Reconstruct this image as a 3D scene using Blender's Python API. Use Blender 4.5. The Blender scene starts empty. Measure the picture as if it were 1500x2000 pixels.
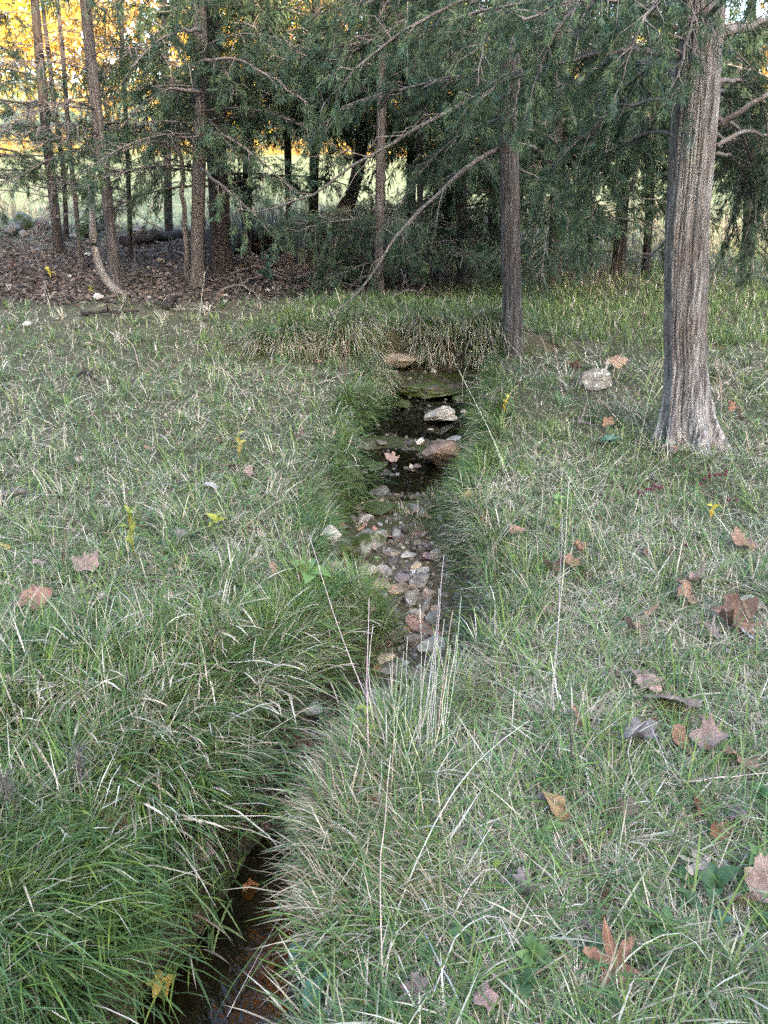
import bpy, math, random
import numpy as np
from math import sin, cos, tan, pi, radians, atan, atan2, sqrt

rng = np.random.default_rng(11)
random.seed(11)
SC = bpy.context.scene
COL = SC.collection

# ------------------------------------------------------------------ camera, sky, sun, exposure
CAMH, PITCH, F = 1.5, radians(25.9), 1444.4
cam = bpy.data.objects.new('camera', bpy.data.cameras.new('camera'))
COL.objects.link(cam)
cam.location = (0, 0, CAMH)
cam.rotation_euler = (pi / 2 - PITCH, 0, 0)
cam.data.sensor_fit = 'VERTICAL'
cam.data.sensor_height = 36.0
cam.data.lens = 36.0 * F / 2000.0
cam.data.clip_start, cam.data.clip_end = 0.05, 2000
SC.camera = cam

SUN_EL, SUN_AZ = radians(23), radians(168)          # azimuth clockwise from +Y: behind the camera, a little to the right
world = bpy.data.worlds.new('World')
SC.world = world
world.use_nodes = True
wn = world.node_tree
sky = wn.nodes.new('ShaderNodeTexSky')
sky.sky_type = 'NISHITA'
sky.sun_disc = False
sky.sun_elevation, sky.sun_rotation = SUN_EL, SUN_AZ
sky.air_density, sky.dust_density, sky.ozone_density = 1.0, 3.0, 1.0
bg = wn.nodes['Background']
wn.links.new(sky.outputs[0], bg.inputs[0])
bg.inputs[1].default_value = 0.15
sun = bpy.data.objects.new('sun', bpy.data.lights.new('sun', 'SUN'))
COL.objects.link(sun)
sun.data.energy, sun.data.angle, sun.data.color = 2.0, radians(0.5), (1.0, 0.86, 0.66)
sdir = np.array([sin(SUN_AZ) * cos(SUN_EL), cos(SUN_AZ) * cos(SUN_EL), sin(SUN_EL)])
from mathutils import Vector, Matrix, Euler
sun.rotation_euler = Vector(sdir).to_track_quat('Z', 'Y').to_euler()
SC.view_settings.view_transform = 'Standard'
SC.view_settings.look = 'None'
SC.view_settings.gamma = 1.0
SC.view_settings.use_curve_mapping = False
SC.view_settings.exposure = 3.4
SC.render.film_transparent = False
SC.cycles.max_bounces = 8
SC.cycles.diffuse_bounces = 3
SC.cycles.glossy_bounces = 3
SC.cycles.transmission_bounces = 4
SC.cycles.transparent_max_bounces = 12
SC.cycles.use_denoising = False
SC.cycles.sample_clamp_indirect = 0.6

# ------------------------------------------------------------------ numeric helpers
def hash3(ix, iy, iz):
    h = (ix.astype(np.int64) * 374761393 + iy.astype(np.int64) * 668265263 + iz.astype(np.int64) * 2147483647) & 0xFFFFFFFF
    h = ((h ^ (h >> 13)) * 1274126177) & 0xFFFFFFFF
    h = ((h ^ (h >> 16)) * 2246822519) & 0xFFFFFFFF
    return ((h ^ (h >> 13)) & 0xFFFF) / 65535.0

def vnoise(x, y, z=0.0):
    x, y, z = np.broadcast_arrays(np.asarray(x, float), np.asarray(y, float), np.asarray(z, float))
    ix, iy, iz = np.floor(x).astype(np.int64), np.floor(y).astype(np.int64), np.floor(z).astype(np.int64)
    fx, fy, fz = x - ix, y - iy, z - iz
    fx, fy, fz = fx * fx * (3 - 2 * fx), fy * fy * (3 - 2 * fy), fz * fz * (3 - 2 * fz)
    r = 0
    for a in (0, 1):
        for b in (0, 1):
            for c in (0, 1):
                r = r + hash3(ix + a, iy + b, iz + c) * (fx if a else 1 - fx) * (fy if b else 1 - fy) * (fz if c else 1 - fz)
    return r * 2 - 1

def fbm(x, y, z=0.0, o=4):
    r, a, f = 0, 1.0, 1.0
    for i in range(o):
        r = r + a * vnoise(np.asarray(x) * f + i * 17.3, np.asarray(y) * f + i * 5.1, np.asarray(z) * f + i * 9.7)
        a *= 0.5
        f *= 2.03
    return r / 1.9

def sst(a, b, x):
    t = np.clip((np.asarray(x, float) - a) / (b - a), 0, 1)
    return t * t * (3 - 2 * t)

FWD = np.array([0, cos(PITCH), -sin(PITCH)])
UPV = np.array([0, sin(PITCH), cos(PITCH)])
CAMP = np.array([0, 0, CAMH])
def ray(px, py):
    return np.array([(px - 750) / F, 0, 0]) + FWD + UPV * ((1000 - py) / F)
def on_z(px, py, z):
    d = ray(px, py)
    return CAMP + d * ((z - CAMH) / d[2])
def on_y(px, py, Y):
    d = ray(px, py)
    return CAMP + d * (Y / d[1])
def depth(p):
    return float(np.dot(np.asarray(p) - CAMP, FWD))
def px_m(n, p):
    return n * depth(p) / F

# ------------------------------------------------------------------ terrain
NODES = [(350, 2300, -.47, 140), (405, 2080, -.47, 125), (450, 1960, -.46, 100), (512, 1800, -.45, 50), (575, 1650, -.43, 44), (668, 1500, -.40, 58), (755, 1435, -.38, 92), (792, 1380, -.36, 92),
         (828, 1250, -.32, 62), (780, 1140, -.28, 100), (750, 1050, -.24, 105), (815, 960, -.22, 92), (818, 900, -.21, 104), (815, 850, -.20, 112),
         (840, 800, -.19, 84), (845, 760, -.18, 80), (835, 725, -.17, 125)]
_n = []
for px, py, z, hw in NODES:
    p = on_z(px, py, z)
    _n.append((p[1], p[0], z, px_m(hw, p)))
_n.sort()
NY, NC, NB, NW = [np.array(a) for a in zip(*_n)]
YEND = 6.22
DAMS = [(on_z(800, 985, -.21)[1], .045), (on_z(800, 868, -.18)[1], .05), (on_z(600, 1575, -.41)[1], .04)]

def stream(Y):
    return np.interp(Y, NY, NC), np.interp(Y, NY, NW), np.interp(Y, NY, NB)

def yend_off(X):
    return .16 * fbm(np.asarray(X) * 2.2, 0.0, 41.0, 3)

def base_z(X, Y):
    z = 0.045 * fbm(X * .7, Y * .7) + 0.02 * fbm(X * 3.1, Y * 3.1, 3.0, 3)
    z = z * sst(60, 20, np.abs(Y)) + 0.0
    z = z + 0.028 * np.clip(Y - 15, 0, 60) + 0.10 * np.clip(Y - 72, 0, 200) + 0.10 * sst(9, 12, Y) * sst(1, -3, X)
    shade_ridge = (21.5 - 0.22 * X + 1.5 * fbm(X * .05, Y * .03, 8.0, 3))  # unseen ridge behind the camera, added and shaped to shade the clearing
    z = z + shade_ridge * sst(-5, -32, Y) * sst(-190, -60, Y)
    # the foreground left bank falls away towards the brook, the right bank carries a tussock hump
    c, w, b = stream(Y)
    z = z - 0.13 * sst(1.0, 0.15, np.abs(X - c)) * (X < c) * sst(3.2, 2.0, Y)
    z = z - 0.04 * sst(0.7, 0.1, np.abs(X - c)) * sst(6.2, 5.8, Y)
    z = z - 0.13 * np.exp(-(((X - .10) / .24) ** 2 + ((Y - 1.93) / .27) ** 2))
    z = z + 0.13 * sst(6.10, 6.32, Y) * sst(9.5, 7.0, Y) * sst(-1.9, -.6, X) * sst(2.2, 1.2, X)
    return z

def bankw(d, Y):
    return np.where(d < 0, 0.13 + 0.16 * sst(3.0, 1.6, Y), 0.12 + 0.03 * sst(3, 1.5, Y))

def chan_t(X, Y):
    c, w, b = stream(Y)
    d = X - c
    wv = w * (1 + 0.22 * fbm(X * 0 + np.sign(d) * 5, Y * 4.0, 2.0, 3))
    t = np.clip((np.abs(d) - wv) / bankw(d, Y), 0, 4)
    t = np.where(Y > YEND + yend_off(X) + 0.1, 4.0, t)
    return d, t

def ground_z(X, Y):
    X, Y = np.asarray(X, float), np.asarray(Y, float)
    z0 = base_z(X, Y)
    c, w, b = stream(Y)
    d, t = chan_t(X, Y)
    wob = .26 * fbm(X * 2.6, Y * 0 + 3.3, 0.0, 2)
    for yd, hd in DAMS:
        b = b + .75 * hd * np.exp(-((Y - yd - wob) / .075) ** 2)
    bed = b + 0.018 * fbm(X * 6, Y * 6, 1.0, 3) * sst(3.2, 3.6, Y) + 0.02 * fbm(X * 7, Y * 7, 1.0, 3) + 0.012 * fbm(X * 25, Y * 25, 1.0, 2)
    s = sst(0, 1, t)
    z = bed + (z0 - bed) * s
    e = sst(YEND - 0.03, YEND + 0.04, Y - yend_off(X))
    return z * (1 - e) + z0 * e

def ground_at(px, py, tmax=90.0):
    d = ray(px, py)
    ts = np.concatenate([np.linspace(0.6, 14, 5000), np.linspace(14.01, tmax, 2500)])
    P = CAMP + ts[:, None] * d
    hit = np.nonzero(P[:, 2] < ground_z(P[:, 0], P[:, 1]))[0]
    if len(hit) == 0:
        return on_y(px, py, 60.0)
    return P[hit[0]]

# ------------------------------------------------------------------ mesh helpers
class MB:
    """collects triangles, then links them as ONE mesh object"""
    def __init__(self):
        self.V, self.T, self.K, self.n = [], [], [], 0
    def add(self, V, T, col=None):
        V = np.asarray(V, np.float32).reshape(-1, 3)
        self.V.append(V)
        self.T.append(np.asarray(T, np.int32).reshape(-1, 3) + self.n)
        if col is None:
            col = np.ones((len(V), 3), np.float32)
        self.K.append(np.broadcast_to(np.asarray(col, np.float32), (len(V), 3)))
        self.n += len(V)
    def data(self, name, mat, smooth=False):
        V = np.concatenate(self.V); T = np.concatenate(self.T); K = np.concatenate(self.K)
        me = bpy.data.meshes.new(name)
        me.vertices.add(len(V)); me.vertices.foreach_set('co', V.ravel())
        me.loops.add(T.size); me.loops.foreach_set('vertex_index', T.ravel())
        me.polygons.add(len(T))
        me.polygons.foreach_set('loop_start', np.arange(0, T.size, 3, dtype=np.int32))
        me.polygons.foreach_set('use_smooth', np.full(len(T), smooth, dtype=bool))
        a = me.color_attributes.new('Col', 'FLOAT_COLOR', 'POINT')
        a.data.foreach_set('color', np.concatenate([K, np.ones((len(K), 1), np.float32)], 1).astype(np.float32).ravel())
        me.update(calc_edges=True)
        me.materials.append(mat)
        global NTRI
        NTRI += len(T)
        return me
    def build(self, name, mat, parent=None, smooth=False, loc=None):
        o = bpy.data.objects.new(name, self.data(name, mat, smooth))
        COL.objects.link(o)
        if parent is not None:
            o.parent = parent
        if loc is not None:
            o.location = loc
        return o
NTRI = 0

def tag(o, label=None, cat=None, group=None, kind=None):
    if label: o['label'] = label
    if cat: o['category'] = cat
    if group: o['group'] = group
    if kind: o['kind'] = kind
    return o

def empty(name, loc=(0, 0, 0)):
    o = bpy.data.objects.new(name, None)
    o.empty_display_size = 0.1
    o.location = loc
    COL.objects.link(o)
    return o

def norm(v):
    v = np.asarray(v, float)
    return v / np.maximum(np.linalg.norm(v, axis=-1, keepdims=True), 1e-9)

def tube(path, rad, n=5, seed=0):
    P = np.asarray(path, float); m = len(P)
    r = np.broadcast_to(np.asarray(rad, float), (m,))
    tg = norm(np.gradient(P, axis=0))
    ref = np.array([0.0, 0, 1]) if abs(tg[0, 2]) < .8 else np.array([1.0, 0, 0])
    a = norm(np.cross(tg, ref)); b = np.cross(tg, a)
    th = np.linspace(0, 2 * pi, n, endpoint=False)
    V = P[:, None, :] + r[:, None, None] * (np.cos(th)[None, :, None] * a[:, None, :] + np.sin(th)[None, :, None] * b[:, None, :])
    V = V.reshape(-1, 3)
    T = []
    i = np.arange(n); j = (i + 1) % n
    for k in range(m - 1):
        A, B, Cc, D = k * n + i, k * n + j, (k + 1) * n + j, (k + 1) * n + i
        T.append(np.stack([A, B, Cc], 1)); T.append(np.stack([A, Cc, D], 1))
    V = np.concatenate([V, P[:1], P[-1:]])
    c0, c1 = m * n, m * n + 1
    T.append(np.stack([j, i, np.full(n, c0)], 1))
    T.append(np.stack([(m - 1) * n + i, (m - 1) * n + j, np.full(n, c1)], 1))
    return V, np.concatenate(T)

def tubes3(P0, P1, P2, r0, r2, n=3):
    """many 2-segment thin tubes at once (three rings, last is a point)"""
    N = len(P0)
    tg = norm(P2 - P0)
    a = norm(np.cross(tg, np.array([0.31, 0.2, 0.93]))); b = np.cross(tg, a)
    th = np.linspace(0, 2 * pi, n, endpoint=False)
    ring = np.cos(th)[None, :, None] * a[:, None] + np.sin(th)[None, :, None] * b[:, None]
    rm = (r0 + r2) / 2
    V = np.concatenate([P0[:, None] + ring * r0[:, None, None], P1[:, None] + ring * rm[:, None, None], P2[:, None]], 1)
    T = []
    for i in range(n):
        j = (i + 1) % n
        T += [(i, j, n + j), (i, n + j, n + i), (n + i, n + j, 2 * n)]
    T = np.array(T)
    k = 2 * n + 1
    return V.reshape(-1, 3), (T[None] + (np.arange(N) * k)[:, None, None]).reshape(-1, 3), k

def resample(path, n):
    P = np.asarray(path, float)
    s = np.concatenate([[0], np.cumsum(np.linalg.norm(np.diff(P, axis=0), axis=1))])
    t = np.linspace(0, s[-1], n)
    return np.stack([np.interp(t, s, P[:, k]) for k in range(3)], 1)

def smooth_path(P, it=2):
    P = np.asarray(P, float).copy()
    for _ in range(it):
        P[1:-1] = (P[:-2] + 2 * P[1:-1] + P[2:]) / 4
    return P

# ------------------------------------------------------------------ materials
def nt_new(name):
    m = bpy.data.materials.new(name)
    m.use_nodes = True
    nt = m.node_tree
    nt.nodes.clear()
    out = nt.nodes.new('ShaderNodeOutputMaterial')
    return m, nt, out

def N(nt, typ, **kw):
    n = nt.nodes.new(typ)
    for k, v in kw.items():
        if k.startswith('i_'):
            key = k[2:]
            n.inputs[int(key) if key.isdigit() else key].default_value = v
        else:
            setattr(n, k, v)
    return n

def ramp(nt, fac, stops, interp='LINEAR'):
    r = nt.nodes.new('ShaderNodeValToRGB')
    r.color_ramp.interpolation = interp
    el = r.color_ramp.elements
    while len(el) < len(stops):
        el.new(0.5)
    for e, (p, c) in zip(el, stops):
        e.position = p
        e.color = (*c, 1)
    nt.links.new(fac, r.inputs[0])
    return r.outputs[0]

def mix(nt, fac, a, b, blend='MIX'):
    n = nt.nodes.new('ShaderNodeMix')
    n.data_type = 'RGBA'
    n.blend_type = blend
    for s, v in ((n.inputs[0], fac), (n.inputs[6], a), (n.inputs[7], b)):
        if isinstance(v, (int, float)):
            s.default_value = v
        elif isinstance(v, tuple):
            s.default_value = (*v, 1)
        else:
            nt.links.new(v, s)
    return n.outputs[2]

def noise(nt, vec, scale, detail=5, rough=.6, dist=0.0):
    n = N(nt, 'ShaderNodeTexNoise')
    n.inputs['Scale'].default_value = scale
    n.inputs['Detail'].default_value = detail
    n.inputs['Roughness'].default_value = rough
    n.inputs['Distortion'].default_value = dist
    if vec is not None:
        nt.links.new(vec, n.inputs['Vector'])
    return n.outputs[0]

def mapping(nt, vec, scale=(1, 1, 1), rot=(0, 0, 0)):
    m = N(nt, 'ShaderNodeMapping')
    m.inputs['Scale'].default_value = scale
    m.inputs['Rotation'].default_value = rot
    nt.links.new(vec, m.inputs[0])
    return m.outputs[0]

def bump(nt, h, strength, dist):
    b = N(nt, 'ShaderNodeBump')
    b.inputs['Strength'].default_value = strength
    b.inputs['Distance'].default_value = dist
    nt.links.new(h, b.inputs['Height'])
    return b.outputs[0]

def principled(nt, out, col, rough=.7, spec=.3, normal=None):
    p = N(nt, 'ShaderNodeBsdfPrincipled')
    if isinstance(col, tuple):
        p.inputs['Base Color'].default_value = (*col, 1)
    else:
        nt.links.new(col, p.inputs['Base Color'])
    if isinstance(rough, (int, float)):
        p.inputs['Roughness'].default_value = rough
    else:
        nt.links.new(rough, p.inputs['Roughness'])
    p.inputs['Specular IOR Level'].default_value = spec
    if normal is not None:
        nt.links.new(normal, p.inputs['Normal'])
    nt.links.new(p.outputs[0], out.inputs[0])
    return p

def mat_leafy(name, trans=.3, rough=.55, spec=.25, gain=1.0):
    m, nt, out = nt_new(name)
    a = N(nt, 'ShaderNodeVertexColor', layer_name='Col').outputs[0]
    p = N(nt, 'ShaderNodeBsdfPrincipled')
    p.inputs['Roughness'].default_value = rough
    p.inputs['Specular IOR Level'].default_value = spec
    nt.links.new(a, p.inputs['Base Color'])
    t = N(nt, 'ShaderNodeBsdfTranslucent')
    nt.links.new(a, t.inputs[0])
    mx = N(nt, 'ShaderNodeMixShader')
    mx.inputs[0].default_value = trans
    nt.links.new(p.outputs[0], mx.inputs[1]); nt.links.new(t.outputs[0], mx.inputs[2])
    nt.links.new(mx.outputs[0], out.inputs[0])
    return m

M_GRASS = mat_leafy('grass_blade', .28, .5, .3)
M_STRAW = mat_leafy('dry_straw', .2, .6, .25)
M_CEDAR = mat_leafy('cedar_foliage', .2, .6, .2)
M_AUTUMN = mat_leafy('autumn_foliage', .5, .6, .2)
M_LITTER = mat_leafy('leaf_litter', .1, .8, .1)

def mat_bark(name, dark, mid, pale, stretch=14.0, scale=9.0, amount=1.0, base_pale=True):
    m, nt, out = nt_new(name)
    tc = N(nt, 'ShaderNodeTexCoord')
    v = mapping(nt, tc.outputs['Object'], (1, 1, 1.0 / stretch))
    n1 = noise(nt, v, scale * 5, 6, .7, .4)
    n2 = noise(nt, v, scale * 14, 4, .6)
    n3 = noise(nt, tc.outputs['Object'], 3.0, 3, .6)
    c = ramp(nt, n1, [(.36, dark), (.5, mid), (.64, pale)])
    c2 = ramp(nt, n2, [(.25, tuple(x * .55 for x in mid)), (.75, tuple(min(1, x * 1.25) for x in pale))])
    c = mix(nt, .3, c, c2)
    rust = tuple(a * b for a, b in zip(mid, (1.25, .85, .65)))
    c = mix(nt, ramp(nt, n3, [(.5, (0, 0, 0)), (.75, (.35, .35, .35))]), c, rust)
    if base_pale:
        sep = N(nt, 'ShaderNodeSeparateXYZ')
        nt.links.new(tc.outputs['Object'], sep.inputs[0])
        r = ramp(nt, sep.outputs[2], [(0.0, (1, 1, 1)), (.62, (0, 0, 0))])
        mm = mix(nt, 1.0, r, ramp(nt, n1, [(.42, (0, 0, 0)), (.6, (.8, .8, .8))]), 'MULTIPLY')
        c = mix(nt, mm, c, tuple(min(1, x * 1.35 + .03) for x in pale))
    ad = N(nt, 'ShaderNodeMath', operation='ADD')
    nt.links.new(n1, ad.inputs[0]); nt.links.new(n2, ad.inputs[1])
    principled(nt, out, c, .9, .1, bump(nt, ad.outputs[0], .9 * amount, .02))
    return m

M_BARK = mat_bark('cedar_bark', (.028, .023, .020), (.150, .130, .117), (.37, .345, .32))
M_BARK2 = mat_bark('cedar_bark_brown', (.025, .02, .0175), (.085, .07, .062), (.20, .178, .162), 12, 10, 1, False)  # brown bark, colour lowered for stems standing against the light
M_BARKD = mat_bark('cedar_bark_dark', (.016, .013, .012), (.045, .037, .033), (.095, .08, .072), 12, 8, 1, False)  # darker bark colour paints in the shade on backlit trees
M_BARKG = mat_bark('pale_grey_bark', (.06, .052, .045), (.165, .145, .125), (.29, .265, .235), 9, 7, 1, False)
M_TWIG = mat_bark('twig_bark', (.05, .042, .037), (.13, .11, .097), (.25, .22, .195), 6, 8, .5, False)

def mat_ground():
    m, nt, out = nt_new('ground_soil')
    geo = N(nt, 'ShaderNodeNewGeometry')
    pos = geo.outputs['Position']
    a = N(nt, 'ShaderNodeVertexColor', layer_name='Col')
    sep = N(nt, 'ShaderNodeSeparateColor')
    nt.links.new(a.outputs[0], sep.inputs[0])
    n1, n2, n3 = noise(nt, pos, 2.2, 5, .65), noise(nt, pos, 30, 5, .7), noise(nt, pos, 110, 3, .6)
    soil = ramp(nt, n2, [(.3, (.035, .028, .02)), (.5, (.085, .07, .045)), (.7, (.15, .125, .085))])
    turf = ramp(nt, n1, [(.35, (.05, .062, .025)), (.65, (.11, .10, .055))])
    g = mix(nt, .5, soil, turf)
    wetm = ramp(nt, n2, [(.3, (.022, .020, .013)), (.55, (.075, .062, .038)), (.75, (.15, .125, .085))])
    g = mix(nt, sep.outputs[0], g, wetm)
    moss = ramp(nt, n3, [(.3, (.014, .018, .006)), (.7, (.05, .056, .016))])
    mf = N(nt, 'ShaderNodeMath', operation='MULTIPLY')
    nt.links.new(sep.outputs[1], mf.inputs[0])
    nt.links.new(ramp(nt, noise(nt, pos, 9, 4, .6), [(.4, (0, 0, 0)), (.55, (1, 1, 1))]), mf.inputs[1])
    g = mix(nt, mf.outputs[0], g, moss)
    lit = ramp(nt, n2, [(.3, (.032, .025, .02)), (.5, (.085, .066, .052)), (.7, (.15, .12, .10))])
    g = mix(nt, sep.outputs[2], g, lit)
    # the mown field beyond the trees
    sx = N(nt, 'ShaderNodeSeparateXYZ')
    nt.links.new(pos, sx.inputs[0])
    mr = N(nt, 'ShaderNodeMapRange')
    mr.inputs[1].default_value, mr.inputs[2].default_value = 12.0, 17.0
    nt.links.new(sx.outputs[1], mr.inputs[0])
    field = ramp(nt, noise(nt, pos, .9, 6, .7), [(.3, (.10, .125, .055)), (.7, (.19, .20, .115))])
    g = mix(nt, mr.outputs[0], g, field)
    ro = mix(nt, sep.outputs[0], (.9, .9, .9), (.35, .35, .35))
    ad = N(nt, 'ShaderNodeMath', operation='ADD')
    nt.links.new(n2, ad.inputs[0]); nt.links.new(n3, ad.inputs[1])
    principled(nt, out, g, ro, .15, bump(nt, ad.outputs[0], .6, .015))
    return m
M_GROUND = mat_ground()

def mat_rock(name='rock_surface', moss=0.0, lichen=0.25, wet=False):
    m, nt, out = nt_new(name)
    tc = N(nt, 'ShaderNodeTexCoord')
    oi = N(nt, 'ShaderNodeObjectInfo')
    off = N(nt, 'ShaderNodeVectorMath', operation='ADD')
    cv = N(nt, 'ShaderNodeCombineXYZ')
    ml = N(nt, 'ShaderNodeMath', operation='MULTIPLY', i_1=40.0)
    nt.links.new(oi.outputs['Random'], ml.inputs[0])
    nt.links.new(ml.outputs[0], cv.inputs[0]); nt.links.new(ml.outputs[0], cv.inputs[2])
    geo = N(nt, 'ShaderNodeNewGeometry')
    nt.links.new(geo.outputs['Position'], off.inputs[0]); nt.links.new(cv.outputs[0], off.inputs[1])
    v = off.outputs[0]
    n1, n2 = noise(nt, v, 12, 6, .65, .3), noise(nt, v, 70, 5, .7)
    c = mix(nt, 1.0, oi.outputs['Color'], ramp(nt, n1, [(.3, (.42, .40, .38)), (.5, (.9, .88, .85)), (.7, (1.45, 1.4, 1.3))]), 'MULTIPLY')
    c = mix(nt, 1.0, c, ramp(nt, n2, [(.3, (.6, .6, .6)), (.6, (1.1, 1.1, 1.1))]), 'MULTIPLY')
    lay = noise(nt, mapping(nt, v, (1, 1, 9)), 9, 4, .6)
    c = mix(nt, .6, c, mix(nt, 1.0, c, ramp(nt, lay, [(.35, (.55, .5, .45)), (.6, (1.25, 1.2, 1.15))]), 'MULTIPLY'))
    if lichen:
        lm = ramp(nt, noise(nt, v, 22, 5, .7), [(.60 - lichen * .1, (0, 0, 0)), (.66 - lichen * .1, (1, 1, 1))])
        c = mix(nt, lm, c, (.42, .43, .39))
    if moss:
        mm = ramp(nt, noise(nt, v, 10, 4, .6), [(.62 - moss * .3, (0, 0, 0)), (.72 - moss * .3, (1, 1, 1))])
        c = mix(nt, mm, c, ramp(nt, n2, [(.3, (.018, .03, .006)), (.7, (.07, .085, .015))]))
    ad = N(nt, 'ShaderNodeMath', operation='ADD')
    nt.links.new(n1, ad.inputs[0]); nt.links.new(n2, ad.inputs[1])
    principled(nt, out, c, .3 if wet else .85, .5 if wet else .25, bump(nt, ad.outputs[0], .7, .012))
    return m
M_ROCK = mat_rock('rock_dry', 0, 0)
M_ROCKL = mat_rock('rock_lichen', 0.05, .35)
M_ROCKM = mat_rock('rock_mossy', .55, 0)
M_ROCKW = mat_rock('rock_wet', 0, 0, True)
M_LEDGE = mat_rock('ledge_mossy', .8, 0, True)

def mat_leaf():
    m, nt, out = nt_new('fallen_leaf')
    tc = N(nt, 'ShaderNodeTexCoord')
    oi = N(nt, 'ShaderNodeObjectInfo')
    sp = N(nt, 'ShaderNodeSeparateXYZ')
    nt.links.new(tc.outputs['Object'], sp.inputs[0])
    ax = N(nt, 'ShaderNodeMath', operation='ABSOLUTE')
    nt.links.new(sp.outputs[0], ax.inputs[0])
    yy = N(nt, 'ShaderNodeMath', operation='ADD', i_1=.42)
    nt.links.new(sp.outputs[1], yy.inputs[0])
    cur = None
    for deg in (0, 38, 78):
        a = N(nt, 'ShaderNodeMath', operation='MULTIPLY', i_1=cos(radians(deg)))
        b = N(nt, 'ShaderNodeMath', operation='MULTIPLY', i_1=sin(radians(deg)))
        nt.links.new(ax.outputs[0], a.inputs[0]); nt.links.new(yy.outputs[0], b.inputs[0])
        s = N(nt, 'ShaderNodeMath', operation='SUBTRACT')
        nt.links.new(a.outputs[0], s.inputs[0]); nt.links.new(b.outputs[0], s.inputs[1])
        ab = N(nt, 'ShaderNodeMath', operation='ABSOLUTE')
        nt.links.new(s.outputs[0], ab.inputs[0])
        if cur is None:
            cur = ab.outputs[0]
        else:
            mn = N(nt, 'ShaderNodeMath', operation='MINIMUM')
            nt.links.new(cur, mn.inputs[0]); nt.links.new(ab.outputs[0], mn.inputs[1])
            cur = mn.outputs[0]
    vein = ramp(nt, cur, [(.006, (1, 1, 1)), (.022, (0, 0, 0))])
    off = N(nt, 'ShaderNodeVectorMath', operation='ADD')
    nt.links.new(tc.outputs['Object'], off.inputs[0])
    cv = N(nt, 'ShaderNodeCombineXYZ')
    ml = N(nt, 'ShaderNodeMath', operation='MULTIPLY', i_1=50.0)
    nt.links.new(oi.outputs['Random'], ml.inputs[0]); nt.links.new(ml.outputs[0], cv.inputs[2])
    nt.links.new(cv.outputs[0], off.inputs[1])
    n1, n2 = noise(nt, off.outputs[0], 3.0, 5, .65), noise(nt, off.outputs[0], 22, 4, .7)
    c = mix(nt, 1.0, oi.outputs['Color'], ramp(nt, n1, [(.3, (.55, .5, .48)), (.5, (.95, .95, .95)), (.72, (1.4, 1.35, 1.3))]), 'MULTIPLY')
    c = mix(nt, 1.0, c, ramp(nt, n2, [(.3, (.75, .72, .7)), (.6, (1.08, 1.08, 1.08))]), 'MULTIPLY')
    c = mix(nt, mix(nt, .6, (0, 0, 0), vein), c, mix(nt, 1.0, oi.outputs['Color'], (1.7, 1.7, 1.6), 'MULTIPLY'))
    p = N(nt, 'ShaderNodeBsdfPrincipled')
    p.inputs['Roughness'].default_value = .6
    p.inputs['Specular IOR Level'].default_value = .25
    nt.links.new(c, p.inputs['Base Color'])
    ad = N(nt, 'ShaderNodeMath', operation='ADD')
    nt.links.new(n2, ad.inputs[0]); nt.links.new(vein, ad.inputs[1])
    nt.links.new(bump(nt, ad.outputs[0], .5, .01), p.inputs['Normal'])
    t = N(nt, 'ShaderNodeBsdfTranslucent')
    nt.links.new(c, t.inputs[0])
    mx = N(nt, 'ShaderNodeMixShader')
    mx.inputs[0].default_value = .15
    nt.links.new(p.outputs[0], mx.inputs[1]); nt.links.new(t.outputs[0], mx.inputs[2])
    nt.links.new(mx.outputs[0], out.inputs[0])
    return m
M_LEAF = mat_leaf()

def mat_water():
    m, nt, out = nt_new('brook_water')
    geo = N(nt, 'ShaderNodeNewGeometry')
    n = noise(nt, mapping(nt, geo.outputs['Position'], (1, .55, 1)), 11, 3, .5)
    nb = bump(nt, n, .12, .02)
    g = N(nt, 'ShaderNodeBsdfGlossy')
    g.inputs['Roughness'].default_value = .03
    nt.links.new(nb, g.inputs['Normal'])
    t = N(nt, 'ShaderNodeBsdfTransparent')
    t.inputs[0].default_value = (.68, .62, .48, 1)
    f = N(nt, 'ShaderNodeFresnel', i_IOR=1.48)
    nt.links.new(nb, f.inputs['Normal'])
    mx = N(nt, 'ShaderNodeMixShader')
    nt.links.new(f.outputs[0], mx.inputs[0])
    nt.links.new(t.outputs[0], mx.inputs[1]); nt.links.new(g.outputs[0], mx.inputs[2])
    nt.links.new(mx.outputs[0], out.inputs[0])
    return m
M_WATER = mat_water()

def mat_plain_obj(name, rough=.6, trans=.25):
    m, nt, out = nt_new(name)
    oi = N(nt, 'ShaderNodeObjectInfo')
    tc = N(nt, 'ShaderNodeTexCoord')
    n1 = noise(nt, tc.outputs['Object'], 40, 4, .6)
    c = mix(nt, 1.0, oi.outputs['Color'], ramp(nt, n1, [(.3, (.7, .7, .7)), (.65, (1.2, 1.2, 1.15))]), 'MULTIPLY')
    p = N(nt, 'ShaderNodeBsdfPrincipled')
    p.inputs['Roughness'].default_value = rough
    p.inputs['Specular IOR Level'].default_value = .3
    nt.links.new(c, p.inputs['Base Color'])
    t = N(nt, 'ShaderNodeBsdfTranslucent')
    nt.links.new(c, t.inputs[0])
    mx = N(nt, 'ShaderNodeMixShader')
    mx.inputs[0].default_value = trans
    nt.links.new(p.outputs[0], mx.inputs[1]); nt.links.new(t.outputs[0], mx.inputs[2])
    nt.links.new(mx.outputs[0], out.inputs[0])
    return m
M_STALK = mat_plain_obj('dry_stalk', .55, .1)
M_WEED = mat_plain_obj('weed_leaf', .45, .3)

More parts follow.
